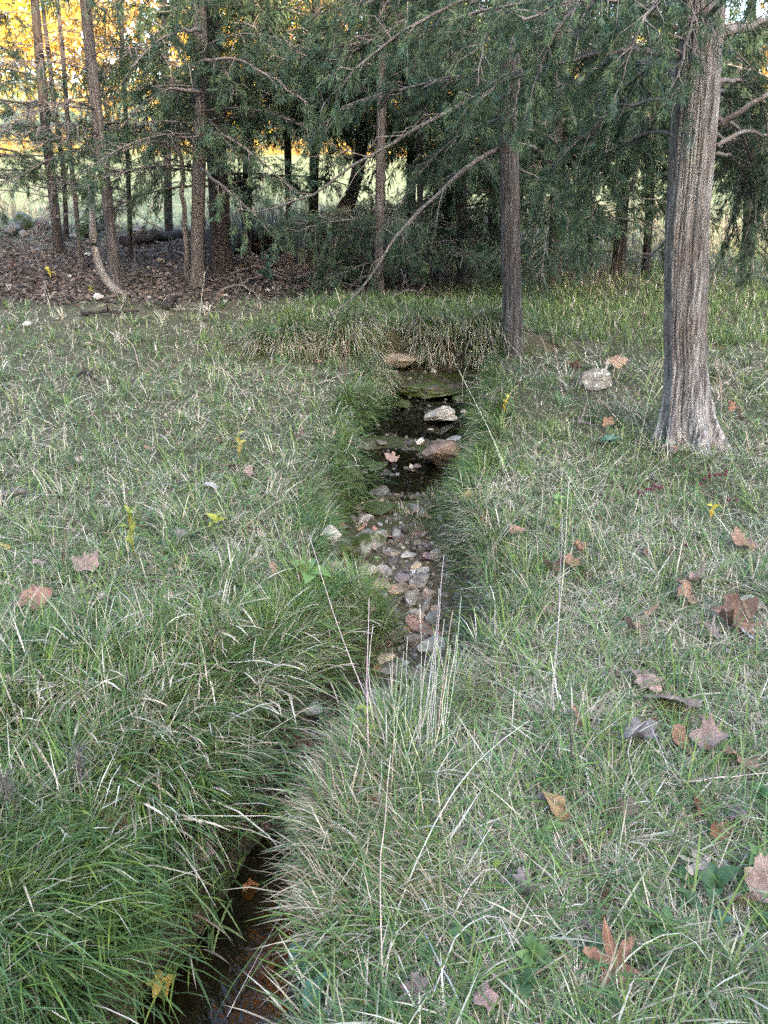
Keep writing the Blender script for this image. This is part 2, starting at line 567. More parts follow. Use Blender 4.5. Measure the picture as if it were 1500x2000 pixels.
# ------------------------------------------------------------------ ground and water
def lines(segs):
    out = [np.arange(a, b, st) for a, b, st in segs]
    return np.concatenate(out)
def grow(a, b, s0, f):
    r, x, s = [], a, s0
    while x < b:
        r.append(x); x += s; s *= f
    r.append(b)
    return np.array(r)
xp = grow(3.6, 400, .12, 1.22)
gx = np.concatenate([-xp[::-1], lines([(-3.55, -1.1, .075), (-1.1, 1.3, .028), (1.3, 3.56, .075)]), xp])
gy = np.concatenate([-grow(0.0, 260, .5, 1.16)[::-1][:-1], np.arange(0, .55, .08), lines([(.55, 4.0, .026), (4.0, 7.2, .036), (7.2, 13, .10)]), grow(13, 500, .3, 1.12)])
GX, GY = np.meshgrid(gx, gy)
GZ = ground_z(GX, GY)
ny_, nx_ = GX.shape
V = np.stack([GX, GY, GZ], -1).reshape(-1, 3)
idx = np.arange(ny_ * nx_).reshape(ny_, nx_)
a, b, c_, d_ = idx[:-1, :-1].ravel(), idx[:-1, 1:].ravel(), idx[1:, 1:].ravel(), idx[1:, :-1].ravel()
T = np.concatenate([np.stack([a, b, c_], 1), np.stack([a, c_, d_], 1)])
dd, tt = chan_t(GX, GY)
def litter_mask(X, Y):
    edge = 8.75 + 0.5 * fbm(X * .8, Y * .8, 4.0, 3) + 1.0 * sst(-.1, 1.8, X)
    return sst(edge - .75, edge + .5, Y) * sst(2.2, .4, X + .3 * fbm(X, Y, 2.)) * sst(17.5, 15.5, Y + .4 * fbm(X, Y))
wet = np.where(GY < YEND + .05, sst(1.0, .25, tt), 0) * (1 - .8 * sst(2.35, 2.7, GY) * sst(3.75, 3.4, GY))
mossm = np.where((GY < YEND), sst(.7, .1, tt), 0) * sst(3.1, 3.5, GY)
mk = np.stack([wet, mossm, litter_mask(GX, GY)], -1).reshape(-1, 3)
gm = MB(); gm.add(V, T, mk)
ground = gm.build('ground', M_GROUND, smooth=True)
tag(ground, 'sloping ground under the grass with the brook channel cut into it', None, None, 'structure')

def pool(y0, y1, z, name, label):
    ys = np.linspace(y0, y1, 14)
    c, w, b = stream(ys)
    L, R_ = c - w * 1.15 - .10, c + w * 1.15 + .09
    V = np.concatenate([np.stack([L, ys, ys * 0 + z], 1), np.stack([R_, ys, ys * 0 + z], 1)])
    n = len(ys); i = np.arange(n - 1)
    T = np.concatenate([np.stack([i, i + n, i + n + 1], 1), np.stack([i, i + n + 1, i + 1], 1)])
    m = MB(); m.add(V, T)
    return tag(m.build(name, M_WATER), label, None, None, 'structure')
yF = on_z(520, 1590, -.42)[1]
pool(0.45, yF, -.425, 'water', 'dark pool of brook water reflecting orange trees in the foreground')
yA, yB = on_z(800, 985, -.22)[1], on_z(800, 868, -.2)[1]
pool(yA, yB, -.198, 'water', 'shallow dark water in the middle of the brook beside the brown rock')
yC, yD = on_z(800, 862, -.2)[1], on_z(800, 800, -.19)[1]
pool(yC, yD + .35, -.172, 'water', 'still dark water below the mossy ledge')

# ------------------------------------------------------------------ trees
def cedar_trunk_mesh(path, rads, na, nl, furrow, lobes, seed, flare=.45):
    P = smooth_path(resample(path, nl), 2)
    s = np.concatenate([[0], np.cumsum(np.linalg.norm(np.diff(P, axis=0), axis=1))])
    rr = np.interp(s, np.linspace(0, s[-1], len(rads)), rads)
    th = np.linspace(0, 2 * pi, na, endpoint=False)
    TH, SS = np.meshgrid(th, s)
    h = P[:, 2] - P[0, 2]
    fl = np.exp(-np.maximum(h, 0) / .17)[:, None]
    lob = (0.5 + 0.5 * np.cos(TH * lobes + 1.3 * vnoise(np.cos(TH) * 1.5, np.sin(TH) * 1.5, seed) * 2 + seed))
    big = .06 * fbm(np.cos(TH) * 1.4, np.sin(TH) * 1.4, SS * .9 + seed, 3) + .07 * (lob - .5) * np.exp(-SS / 1.2)
    tw = TH + .25 * vnoise(SS * 1.1, seed, 0) + .10 * vnoise(SS * 4.0, TH * 0 + seed, 3)
    strips = np.abs(vnoise(np.cos(tw) * 6.5, np.sin(tw) * 6.5, SS * 1.3 + seed)) ** .7
    fine = np.abs(vnoise(np.cos(tw) * 16, np.sin(tw) * 16, SS * 3.5 + seed)) ** .8
    rad = rr[:, None] * (1 + big + fl * flare * (.35 + .9 * lob)) - furrow * (1.0 - strips) * .8 - furrow * .5 * (1 - fine)
    V = P[:, None, :] + np.stack([np.cos(TH) * rad, np.sin(TH) * rad, np.zeros_like(rad)], -1)
    V = V.reshape(-1, 3)
    i = np.arange(na); j = (i + 1) % na
    k = (np.arange(nl - 1) * na)[:, None]
    A, B, C2, D = (k + i).ravel(), (k + j).ravel(), (k + na + j).ravel(), (k + na + i).ravel()
    T = np.concatenate([np.stack([A, B, C2], 1), np.stack([A, C2, D], 1)])
    return V, T, P, s, rr

def sprays(mb, O, D, size, width, k, tint, spread=.5, sag=.25):
    """flat feathery cedar fronds: around every origin O, k scale-leaf strands fan out in one plane along D"""
    n = len(O)
    if n == 0:
        return
    D = norm(norm(D) + np.array([0, 0, -sag]))
    q = norm(np.cross(D, rng.normal(0, 1, (n, 3))))
    size = size * (.7 + .6 * rng.random((n, 1)))
    u = np.linspace(0, 1, k)[None, :] + rng.normal(0, .06, (n, k))
    sg = np.where(np.arange(k) % 2 == 0, 1.0, -1.0)[None, :]
    ph = sg * (.75 - .55 * u) + rng.normal(0, .14, (n, k))
    d = norm(D[:, None] * np.cos(ph)[..., None] + q[:, None] * np.sin(ph)[..., None] + rng.normal(0, .10, (n, k, 3)))
    st = O[:, None] + D[:, None] * (u[..., None] * size[:, None] * .8)
    L = size[:, None] * (.75 - .3 * np.abs(u[..., None] - .3)) * (.75 + .5 * rng.random((n, k, 1)))
    nrm = np.cross(D, q)[:, None] + rng.normal(0, .5, (n, k, 3))
    w = norm(np.cross(d, nrm)) * width * .5 * (.75 + .5 * rng.random((n, k, 1)))
    bend = np.array([0, 0, -1.0]) * L * .15
    mid = st + d * L * .4
    V = np.stack([st, mid + w, mid - w, st + d * L + bend], 2).reshape(-1, 3)
    b = np.arange(n * k) * 4
    T = np.concatenate([np.stack([b, b + 1, b + 2], 1), np.stack([b + 1, b + 3, b + 2], 1)])
    cl = np.repeat(tint * (.8 + .4 * rng.random((n, 1))), k, 0) * (.88 + .24 * rng.random((n * k, 1)))
    mb.add(V, T, np.repeat(cl, 4, 0))

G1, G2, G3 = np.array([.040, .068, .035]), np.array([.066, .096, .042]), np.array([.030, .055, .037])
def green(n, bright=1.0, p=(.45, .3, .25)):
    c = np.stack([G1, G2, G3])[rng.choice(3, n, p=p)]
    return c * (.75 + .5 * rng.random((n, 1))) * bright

def dress_bough(path, mbf, mbt, dens, tw_len, size, width, k, bright, s0=.25, droop=.5, dead=.25, tips=True):
    """twigs and foliage along one bough"""
    P = np.asarray(path, float)
    L = np.linalg.norm(np.diff(P, axis=0), axis=1).sum()
    n = max(3, int(L * dens))
    s = s0 + (1 - s0) * (np.arange(n) + rng.random(n)) / n
    m = len(P); t = s * (m - 1); i0 = np.clip(t.astype(int), 0, m - 2); f = (t - i0)[:, None]
    O = P[i0] * (1 - f) + P[i0 + 1] * f
    tg = norm(P[i0 + 1] - P[i0])
    side = norm(np.cross(tg, np.array([0, 0, 1.0]) + rng.normal(0, .3, (n, 3)))) * np.where(rng.random(n) < .5, 1, -1)[:, None]
    d = norm(tg * (.35 + .6 * rng.random((n, 1))) + side * (.3 + .6 * rng.random((n, 1))) + np.array([0, 0, 1]) * rng.normal(-.05, .35, (n, 1)))
    TL = tw_len * (.45 + .75 * rng.random((n, 1))) * (1.1 - .5 * s[:, None])
    P1 = O + d * TL * .5
    d2 = norm(d + np.array([0, 0, -1.0]) * droop * (.5 + rng.random((n, 1))))
    P2 = P1 + d2 * TL * .5
    V, T, kk = tubes3(O, P1, P2, np.full(n, .0035 + width * .15), np.full(n, .0012 + width * .1))
    mbt.add(V, T)
    live = rng.random(n) > dead
    if k <= 0 or not live.any():
        return
    O, P1, P2, d, d2, TL, s = O[live], P1[live], P2[live], d[live], d2[live], TL[live], s[live]
    per = max(2, int(tw_len / (size * .42)))
    for q in range(per):
        u = (q + rng.random((len(O), 1))) / per
        pt = np.where(u < .5, O + (P1 - O) * u * 2, P1 + (P2 - P1) * (u - .5) * 2)
        keep = (rng.random(len(O)) < .35 + .75 * u[:, 0])
        dirn = np.where(u < .5, d, d2) + rng.normal(0, .45, (len(O), 3))
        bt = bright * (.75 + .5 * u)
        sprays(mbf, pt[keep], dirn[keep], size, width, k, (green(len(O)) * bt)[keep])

def auto_bough(p0, az, el, L, droop, n=8):
    pts = [np.asarray(p0, float)]
    for i in range(n - 1):
        s = i / (n - 1)
        e = el - droop * s
        az += random.gauss(0, .10)
        pts.append(pts[-1] + np.array([sin(az) * cos(e), cos(az) * cos(e), sin(e)]) * L / (n - 1))
    return np.array(pts)

CEDARS = []
def cedar(label, base, way, wpx, top=5.2, mat=M_BARK2, na=36, nl=60, furrow=.006, nb=14, blen=1.5, z0=1.0, dens=12, k=7, size=.07, width=.006,
          bright=1.0, dead=.25, dead_low=0.0, azs=None, group='red cedar trees at the edge of the clearing', manual=(), name='cedar_tree', depth_y=None, lobes=5, flare=.45, up=True, tw=.36, droop=.7, el=.25, twig_mat=None):
    b = ground_at(*base) if depth_y is None else on_y(base[0], base[1], depth_y)
    Y = b[1]
    pts = [b + np.array([0, 0, -.05])] + [on_y(x, y, Y) for x, y in way]
    last = pts[-1]
    dirn = norm(pts[-1] - pts[-2]) if len(pts) > 1 else np.array([0, 0, 1.0])
    if top > last[2] + .3:
        pts.append(last + dirn / max(dirn[2], .3) * (top - last[2]))
    r0 = px_m(wpx, b) / 2
    root = empty(name, tuple(b))
    tag(root, label, 'tree', group)
    off = np.array(b)
    V, T, P, s, rr = cedar_trunk_mesh(np.array(pts) - off, [r0, r0 * .96, r0 * .9, r0 * .7, r0 * .4], na, nl, furrow, lobes, random.uniform(0, 50), flare)
    m = MB(); m.add(V, T)
    m.build('trunk', mat, root, smooth=True)
    mbf, mbt = MB(), MB()
    zt = P[-1, 2] + b[2]
    for i in range(nb):
        f = ((i + random.random()) / nb) ** 1.7
        z = z0 + (zt - .3 - z0) * f
        if not up and z > 4.2: continue
        j = int(np.argmin(np.abs(P[:, 2] + b[2] - z)))
        az = random.uniform(-pi, pi) if azs is None else radians(random.choice(azs)) + random.gauss(0, .35)
        L = blen * (1.05 - .45 * f) * random.uniform(.7, 1.2)
        bp = auto_bough(P[j], az, el + random.gauss(0, .15), L, droop * random.uniform(.6, 1.3))
        isdead = random.random() < (dead_low if z < 2.0 else dead_low * .4)
        r1 = max(.007, rr[j] * .14)
        V, T = tube(bp, np.linspace(r1, r1 * .25, len(bp)), 5)
        mm = MB(); mm.add(V, T); mm.build('branch', twig_mat or M_TWIG, root, smooth=True)
        high = z > b[1] * .155 + 1.9
        dress_bough(bp, mbf, mbt, dens * (.28 if high else 1), tw * random.uniform(.8, 1.25), size * (1.5 if high else 1), width * (1.6 if high else 1),
                    0 if isdead else (max(3, k - 3) if high else k), bright, droop=droop, dead=dead)
    for path, r1, r2, opts in manual:
        bp = smooth_path(resample(np.array([on_y(*q) for q in path]) - off, 14), 2)
        bp[1:-1] += rng.normal(0, r1 * .35, (len(bp) - 2, 3))
        V, T = tube(bp, np.linspace(r1, r2, len(bp)), 7)
        mm = MB(); mm.add(V, T); mm.build('branch', opts.get('mat', M_TWIG), root, smooth=True)
        kw = dict(dens=dens, tw_len=tw, size=size, width=width, k=k, bright=bright, s0=.25, droop=droop, dead=dead)
        kw.update({q: v for q, v in opts.items() if q != 'mat'})
        dress_bough(bp, mbf, mbt, **kw)
    if mbt.n: tag(mbt.build('twigs', M_TWIG, root), kind='stuff')
    if mbf.n: tag(mbf.build('foliage', M_CEDAR, root), kind='stuff')
    CEDARS.append((b, r0))
    return root

Y1 = ground_at(1350, 868)[1]
Y2 = ground_at(1003, 695)[1]
big = dict(dens=32, k=13, size=.045, width=.0036, bright=1.35, tw_len=.34)
cedar('thick pale barked cedar trunk with a flared base, largest tree in the scene', (1350, 868), [(1340, 790), (1338, 640), (1341, 450), (1354, 250), (1370, 0)], 82, top=5.6,
      mat=M_BARK, na=210, nl=190, furrow=.019, nb=14, blen=1.6, z0=2.0, dens=18, k=8, size=.055, width=.0045, bright=1.25, dead=.15, lobes=7, flare=1.15,
      azs=[-95, -60, -30, 30, 60, 95, 150, -140], droop=.9, tw=.32,
      manual=[([(1340, 110, Y1), (1230, 95, Y1 - .1), (1110, 118, Y1 - .15), (1000, 152, Y1 - .1), (915, 195, Y1)], 0.0150, 0.0042, dict(big, s0=.2)),
              ([(1335, 60, Y1), (1240, 10, Y1 - .3), (1130, -10, Y1 - .5), (1020, 40, Y1 - .6)], 0.0136, 0.0042, dict(big, s0=.15, droop=1.0)),
              ([(1330, 200, Y1), (1260, 190, Y1 + .2), (1180, 230, Y1 + .35), (1110, 290, Y1 + .4), (1070, 350, Y1 + .4)], 0.0109, 0.0028, dict(big, s0=.2)),
              ([(1325, 260, Y1), (1260, 255, Y1 + .3), (1180, 310, Y1 + .5), (1110, 370, Y1 + .6)], 0.0102, 0.0028, dict(big, s0=.3, k=7)),
              ([(1330, 150, Y1), (1270, 120, Y1 + .5), (1190, 130, Y1 + 1.0), (1090, 170, Y1 + 1.3)], 0.0109, 0.0035, dict(big, s0=.2)),
              ([(1360, 30, Y1), (1350, 40, Y1 - .35), (1335, 110, Y1 - .5), (1325, 200, Y1 - .55)], .011, .003, dict(big, s0=.15, droop=1.1, k=8)),
              ([(1350, -20, Y1), (1290, -10, Y1 - .4), (1240, 60, Y1 - .6), (1215, 160, Y1 - .6)], .012, .003, dict(big, s0=.1, droop=1.1)),
              ([(1340, -30, Y1), (1200, -30, Y1 - .2), (1100, 30, Y1 - .3), (1050, 130, Y1 - .3), (1040, 230, Y1 - .3)], .013, .003, dict(big, s0=.1, droop=1.1)),
              ([(1330, 120, Y1), (1250, 130, Y1 + .3), (1190, 220, Y1 + .5), (1160, 330, Y1 + .5), (1160, 420, Y1 + .5)], .012, .003, dict(big, s0=.15, droop=1.1)),
              ([(1330, 200, Y1), (1290, 210, Y1 + .4), (1250, 290, Y1 + .6), (1230, 380, Y1 + .6)], .012, .003, dict(big, s0=.15, droop=1.1, k=8)),
              ([(1300, 470, Y1), (1270, 500, Y1 + .15), (1245, 535, Y1 + .2)], 0.0054, 0.0021, dict(big, s0=.1, k=6, tw_len=.16, bright=.9)),
              ([(1400, 250, Y1), (1440, 218, Y1 - .05), (1500, 185, Y1 - .1), (1600, 150, Y1)], 0.0150, 0.0056, dict(big, s0=.5, k=5)),
              ([(1400, 285, Y1), (1450, 255, Y1 + .1), (1510, 268, Y1 + .2), (1600, 250, Y1 + .3)], 0.0122, 0.0042, dict(big, s0=.3, k=6)),
              ([(1405, 70, Y1), (1460, 48, Y1 + .1), (1530, 42, Y1 + .2), (1620, 60, Y1 + .3)], 0.0231, 0.0084, dict(big, s0=.2, k=7)),
              ([(1400, 300, Y1), (1430, 300, Y1 + .3), (1465, 360, Y1 + .6), (1490, 470, Y1 + .8)], 0.0102, 0.0028, dict(big, s0=.2, k=6, bright=.9)),
              ([(1400, 230, Y1), (1440, 240, Y1 + .3), (1475, 330, Y1 + .5), (1480, 440, Y1 + .5), (1470, 530, Y1 + .5)], .012, .003, dict(big, s0=.15, k=10, bright=.9, droop=1.1)),
              ([(1400, 160, Y1), (1450, 150, Y1 + .3), (1500, 220, Y1 + .5), (1510, 340, Y1 + .5), (1500, 450, Y1 + .5)], .012, .003, dict(big, s0=.15, k=10, bright=.9, droop=1.1)),
              ([(1395, 180, Y1), (1420, 180, Y1 + .5), (1440, 260, Y1 + .8), (1440, 380, Y1 + .8), (1430, 470, Y1 + .8)], .011, .003, dict(big, s0=.15, k=9, bright=.85, droop=1.1)),
              ([(1395, 260, Y1), (1440, 290, Y1 + .7), (1500, 380, Y1 + 1.1)], 0.0102, 0.0028, dict(big, s0=.2, k=7, bright=.9)),
              ])

mid = dict(dens=26, k=10, size=.058, width=.0052, bright=1.0, tw_len=.42)
bare = dict(dens=9, k=3, size=.06, width=.0055, bright=.9, tw_len=.45, dead=.75, mat=M_BARKG)
cedar('slim straight cedar at the right edge of the brook ledge with long pale bare limbs', (1003, 697), [(1001, 600), (998, 480), (995, 330), (990, 150), (984, 0)], 38, top=5.4,
      mat=M_BARK2, na=120, nl=150, furrow=.007, nb=16, blen=2.0, z0=1.9, dens=15, k=7, size=.06, width=.0055, dead=.12, lobes=6, flare=.18,
      azs=[-90, -60, -110, 90, 60, 120, 0, 30], droop=.9,
      manual=[([(1012, 140, Y2 - .1), (950, 176, Y2 - .35), (895, 208, Y2 - .45), (840, 236, Y2 - .5), (790, 262, Y2 - .5), (742, 288, Y2 - .45), (690, 330, Y2 - .3), (640, 356, Y2 - .2), (560, 412, Y2), (500, 415, Y2 + .1)], .017, .005, dict(bare, s0=.1)),
              ([(985, 285, Y2), (930, 310, Y2 - .1), (895, 336, Y2 - .1), (870, 366, Y2 - .1), (835, 405, Y2), (790, 438, Y2), (760, 470, Y2), (745, 500, Y2), (736, 540, Y2), (700, 575, Y2 + .05), (660, 605, Y2 + .1), (612, 640, Y2 + .1)], .018, .005, dict(bare, s0=.1, droop=1.2)),
              ([(985, 90, Y2), (900, 60, Y2 - .2), (780, 70, Y2 - .4), (650, 90, Y2 - .5), (560, 120, Y2 - .4)], 0.0140, 0.0032, dict(mid, s0=.1)),
              ([(985, 40, Y2), (880, -20, Y2 - .3), (740, -10, Y2 - .5), (620, 30, Y2 - .5)], 0.0140, 0.0032, dict(mid, s0=.1)),
              ([(985, 175, Y2), (900, 140, Y2 + .3), (800, 170, Y2 + .5), (700, 190, Y2 + .6), (620, 250, Y2 + .6)], 0.0126, 0.0032, dict(mid, s0=.1)),
              ([(985, 230, Y2), (920, 250, Y2 + .3), (850, 300, Y2 + .5), (790, 380, Y2 + .6), (760, 440, Y2 + .6)], 0.0105, 0.0032, dict(mid, s0=.2, k=6)),
              ([(1010, 250, Y2), (1070, 260, Y2 + .2), (1130, 330, Y2 + .4), (1160, 420, Y2 + .5)], 0.0105, 0.0032, dict(mid, s0=.2)),
              ([(1010, 330, Y2), (1060, 350, Y2 - .1), (1100, 400, Y2 - .2), (1120, 470, Y2 - .2)], 0.0084, 0.0032, dict(mid, s0=.2)),
              ([(1010, 150, Y2), (1080, 150, Y2 + .3), (1180, 200, Y2 + .6), (1250, 280, Y2 + .7)], 0.0105, 0.0032, dict(mid, s0=.2)),
              ([(990, 60, Y2), (1010, 90, Y2 - .35), (1015, 160, Y2 - .6), (1005, 240, Y2 - .7)], .013, .004, dict(mid, s0=.15, droop=1.1)),
              ([(985, 20, Y2), (960, 30, Y2 - .4), (940, 100, Y2 - .7), (930, 190, Y2 - .8)], .013, .004, dict(mid, s0=.15, droop=1.1, bright=1.3)),
              ([(1010, 100, Y2), (1070, 60, Y2 - .2), (1150, 80, Y2 - .3), (1240, 150, Y2 - .3)], .014, .004, dict(mid, s0=.1)),
              ([(1010, 280, Y2), (1060, 290, Y2 + .3), (1110, 380, Y2 + .4), (1130, 500, Y2 + .4)], .012, .004, dict(mid, s0=.15, droop=1.1)),
              ([(800, 30, Y2 - .4), (740, 70, Y2 - .5), (690, 100, Y2 - .5)], 0.0084, 0.0032, dict(mid, s0=.0, bright=1.3)),
              ])

far = dict(size=.09, width=.0092, k=7, na=26, nl=44, furrow=.006)
cedar('pale slanting cedar trunk with a bare curved sapling beside its foot', (228, 572), [(221, 500), (211, 400), (193, 250), (176, 100), (166, 0)], 22, mat=M_BARK2, nb=20, blen=1.5, z0=1.3, dens=18, dead=0.7, dead_low=0.85, **far)
cedar('dark straight cedar trunk standing left of the thin forked stem', (116, 497), [(107, 410), (89, 250), (76, 100), (68, 0)], 19, mat=M_BARKD, nb=30, blen=2.0, z0=0.9, dens=20, dead=0.68, dead_low=0.9, bright=.8, **far)
cedar('thin brown stemmed cedar between the dark trunk and the pale slanting trunk', (157, 522), [(149, 410), (140, 330), (133, 250), (122, 100), (112, 0)], 10, mat=M_BARK2, nb=16, blen=1.1, z0=2.0, dens=18, dead=0.7, dead_low=.7, bright=.8, **far)
cedar('thin dark cedar stem just behind the dark straight trunk, forking above', (129, 470), [(128, 400), (124, 330), (112, 250), (100, 150)], 10, mat=M_BARKD, nb=16, blen=1.2, z0=2.0, dens=18, dead=0.7, dead_low=.7, bright=.7, **far)
cedar('thin dark cedar with many bare side branches, right of the pale slanting trunk', (254, 505), [(253, 410), (247, 250), (239, 100), (236, 0)], 10, mat=M_BARKD, nb=30, blen=1.5, z0=0.7, dens=18, dead=0.7, dead_low=0.95, bright=.85, **far)
cedar('twin stemmed brown cedar at the grass edge, its slim stem on the left', (386, 562), [(385, 480), (388, 380), (390, 250), (392, 100), (390, 0)], 27, mat=M_BARK2, nb=16, blen=1.8, z0=1.6, dens=15, dead=0.3, dead_low=.15, **far,
      manual=[([(368, 556, ground_at(386, 562)[1]), (363, 470, ground_at(386, 562)[1]), (355, 380, ground_at(386, 562)[1]), (350, 300, ground_at(386, 562)[1] + .1), (335, 150, ground_at(386, 562)[1] + .2)], .036, .018, dict(s0=.6, mat=M_BARK2, k=4)),
              ([(392, 330, 9.0), (440, 370, 8.6), (500, 420, 8.3), (545, 470, 8.1)], .02, .005, dict(s0=.2, k=9, dens=20, tw_len=.5, bright=1.25)),
              ([(392, 250, 9.0), (450, 270, 8.5), (520, 320, 8.2), (570, 370, 8.0)], .02, .005, dict(s0=.2, k=9, dens=18, tw_len=.5, bright=1.1)),
              ([(392, 180, 9.0), (320, 170, 8.7), (270, 210, 8.5), (225, 260, 8.4)], .02, .005, dict(s0=.2, k=9, dens=16, tw_len=.45)),
              ([(392, 120, 9.0), (460, 110, 8.5), (530, 150, 8.3), (600, 200, 8.1)], .02, .005, dict(s0=.2, k=9, dens=16, tw_len=.45)),
              ([(392, 60, 9.0), (340, 60, 8.6), (280, 100, 8.3), (240, 160, 8.2)], .02, .005, dict(s0=.2, k=9, dens=16, tw_len=.45)),
              ])
cedar('broad dark cedar with hanging sprays behind the twin stemmed brown one', (434, 527), [(430, 440), (425, 330), (415, 200), (408, 0)], 40, mat=M_BARKD, nb=34, blen=2.2, z0=1.1, dens=16, dead=0.1, **dict(far, k=8), tw=.5)
cedar('thin reddish brown cedar behind the hanging foliage, left of the leaning trunks', (566, 512), [(565, 440), (564, 380), (560, 200)], 15, mat=M_BARK2, nb=20, blen=1.7, z0=1.8, dens=15, dead=0.1, **far)
cedar('leaning dark cedar with a second trunk slanting away to its left', (648, 520), [(665, 450), (690, 375), (705, 300), (715, 150)], 26, mat=M_BARK2, nb=24, blen=2.3, z0=2.1, dens=16, dead=0.1, bright=.9, **far, tw=.45,
      manual=[([(585, 508, ground_at(648, 520)[1]), (620, 470, ground_at(648, 520)[1]), (655, 425, ground_at(648, 520)[1]), (682, 385, ground_at(648, 520)[1])], .085, .06, dict(s0=.9, k=0, mat=M_BARKD))])
cedar('reddish cedar trunk in the shade behind the long bare drooping limb', (740, 582), [(740, 500), (742, 400), (745, 250), (746, 100)], 20, mat=M_BARK2, azs=[40, 80, 110, 150, 0, -40], nb=24, blen=2.0, z0=2.0, dens=17, dead=0.1, **far, tw=.42)
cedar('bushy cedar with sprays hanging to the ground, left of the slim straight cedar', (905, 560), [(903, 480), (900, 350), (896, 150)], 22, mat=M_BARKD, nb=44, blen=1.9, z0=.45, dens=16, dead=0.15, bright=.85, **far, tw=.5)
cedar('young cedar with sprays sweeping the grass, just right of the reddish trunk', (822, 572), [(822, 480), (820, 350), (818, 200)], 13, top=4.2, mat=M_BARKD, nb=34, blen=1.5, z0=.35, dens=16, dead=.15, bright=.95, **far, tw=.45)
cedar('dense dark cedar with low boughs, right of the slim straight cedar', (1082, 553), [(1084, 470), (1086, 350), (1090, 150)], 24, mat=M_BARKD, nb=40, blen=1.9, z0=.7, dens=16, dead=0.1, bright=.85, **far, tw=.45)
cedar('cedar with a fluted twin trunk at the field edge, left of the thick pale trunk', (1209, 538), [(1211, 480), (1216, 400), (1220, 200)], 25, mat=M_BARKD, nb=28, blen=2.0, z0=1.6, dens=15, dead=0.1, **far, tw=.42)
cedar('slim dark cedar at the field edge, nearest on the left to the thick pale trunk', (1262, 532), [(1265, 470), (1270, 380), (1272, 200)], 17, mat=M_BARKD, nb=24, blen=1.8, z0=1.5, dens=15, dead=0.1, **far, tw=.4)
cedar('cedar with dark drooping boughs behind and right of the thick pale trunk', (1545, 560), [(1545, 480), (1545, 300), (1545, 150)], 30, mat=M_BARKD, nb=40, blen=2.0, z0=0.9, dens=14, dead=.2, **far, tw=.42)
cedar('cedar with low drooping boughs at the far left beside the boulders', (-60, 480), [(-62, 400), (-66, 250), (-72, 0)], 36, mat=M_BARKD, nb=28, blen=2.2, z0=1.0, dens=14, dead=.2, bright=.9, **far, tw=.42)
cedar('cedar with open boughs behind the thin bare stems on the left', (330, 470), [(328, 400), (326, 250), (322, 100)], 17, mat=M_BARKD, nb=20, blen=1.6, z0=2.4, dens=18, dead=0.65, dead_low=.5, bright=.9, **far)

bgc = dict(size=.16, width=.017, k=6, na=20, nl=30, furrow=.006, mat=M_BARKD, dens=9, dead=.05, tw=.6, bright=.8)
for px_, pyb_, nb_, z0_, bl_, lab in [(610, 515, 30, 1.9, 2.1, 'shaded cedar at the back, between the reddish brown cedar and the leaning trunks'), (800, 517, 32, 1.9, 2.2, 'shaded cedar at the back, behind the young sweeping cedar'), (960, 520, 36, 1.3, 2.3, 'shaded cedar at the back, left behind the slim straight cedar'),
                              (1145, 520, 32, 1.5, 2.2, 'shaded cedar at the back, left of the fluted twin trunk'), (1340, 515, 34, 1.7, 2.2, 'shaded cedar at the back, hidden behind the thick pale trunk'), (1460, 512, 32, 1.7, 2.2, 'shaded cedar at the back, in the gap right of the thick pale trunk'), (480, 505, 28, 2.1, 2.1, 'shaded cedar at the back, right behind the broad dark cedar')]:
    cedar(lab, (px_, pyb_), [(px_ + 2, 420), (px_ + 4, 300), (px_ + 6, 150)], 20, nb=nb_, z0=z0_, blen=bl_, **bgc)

# bare curved sapling
ys = ground_at(240, 580)[1]
sp = np.array([on_y(x, y, ys) for x, y in ((246, 583), (225, 568), (205, 545), (192, 515), (184, 480), (180, 430), (181, 385), (180, 372))])
sap = empty('dead_sapling', tuple(sp[0]))
tag(sap, 'bare pale sapling curving up from the foot of the slanting cedar', 'sapling')
m = MB(); m.add(*tube(smooth_path(resample(sp, 24) - sp[0], 2), np.linspace(.056, .026, 24) * (1 + .06 * rng.normal(0, 1, 24)), 9)); m.build('trunk', M_BARKG, sap, smooth=True)
tw_ = np.array([on_y(x, y, ys) for x, y in ((179, 410), (172, 400), (164, 396))]) - sp[0]
m = MB(); m.add(*tube(tw_, [.014, .011, .005], 6)); m.build('branch', M_BARKD, sap)

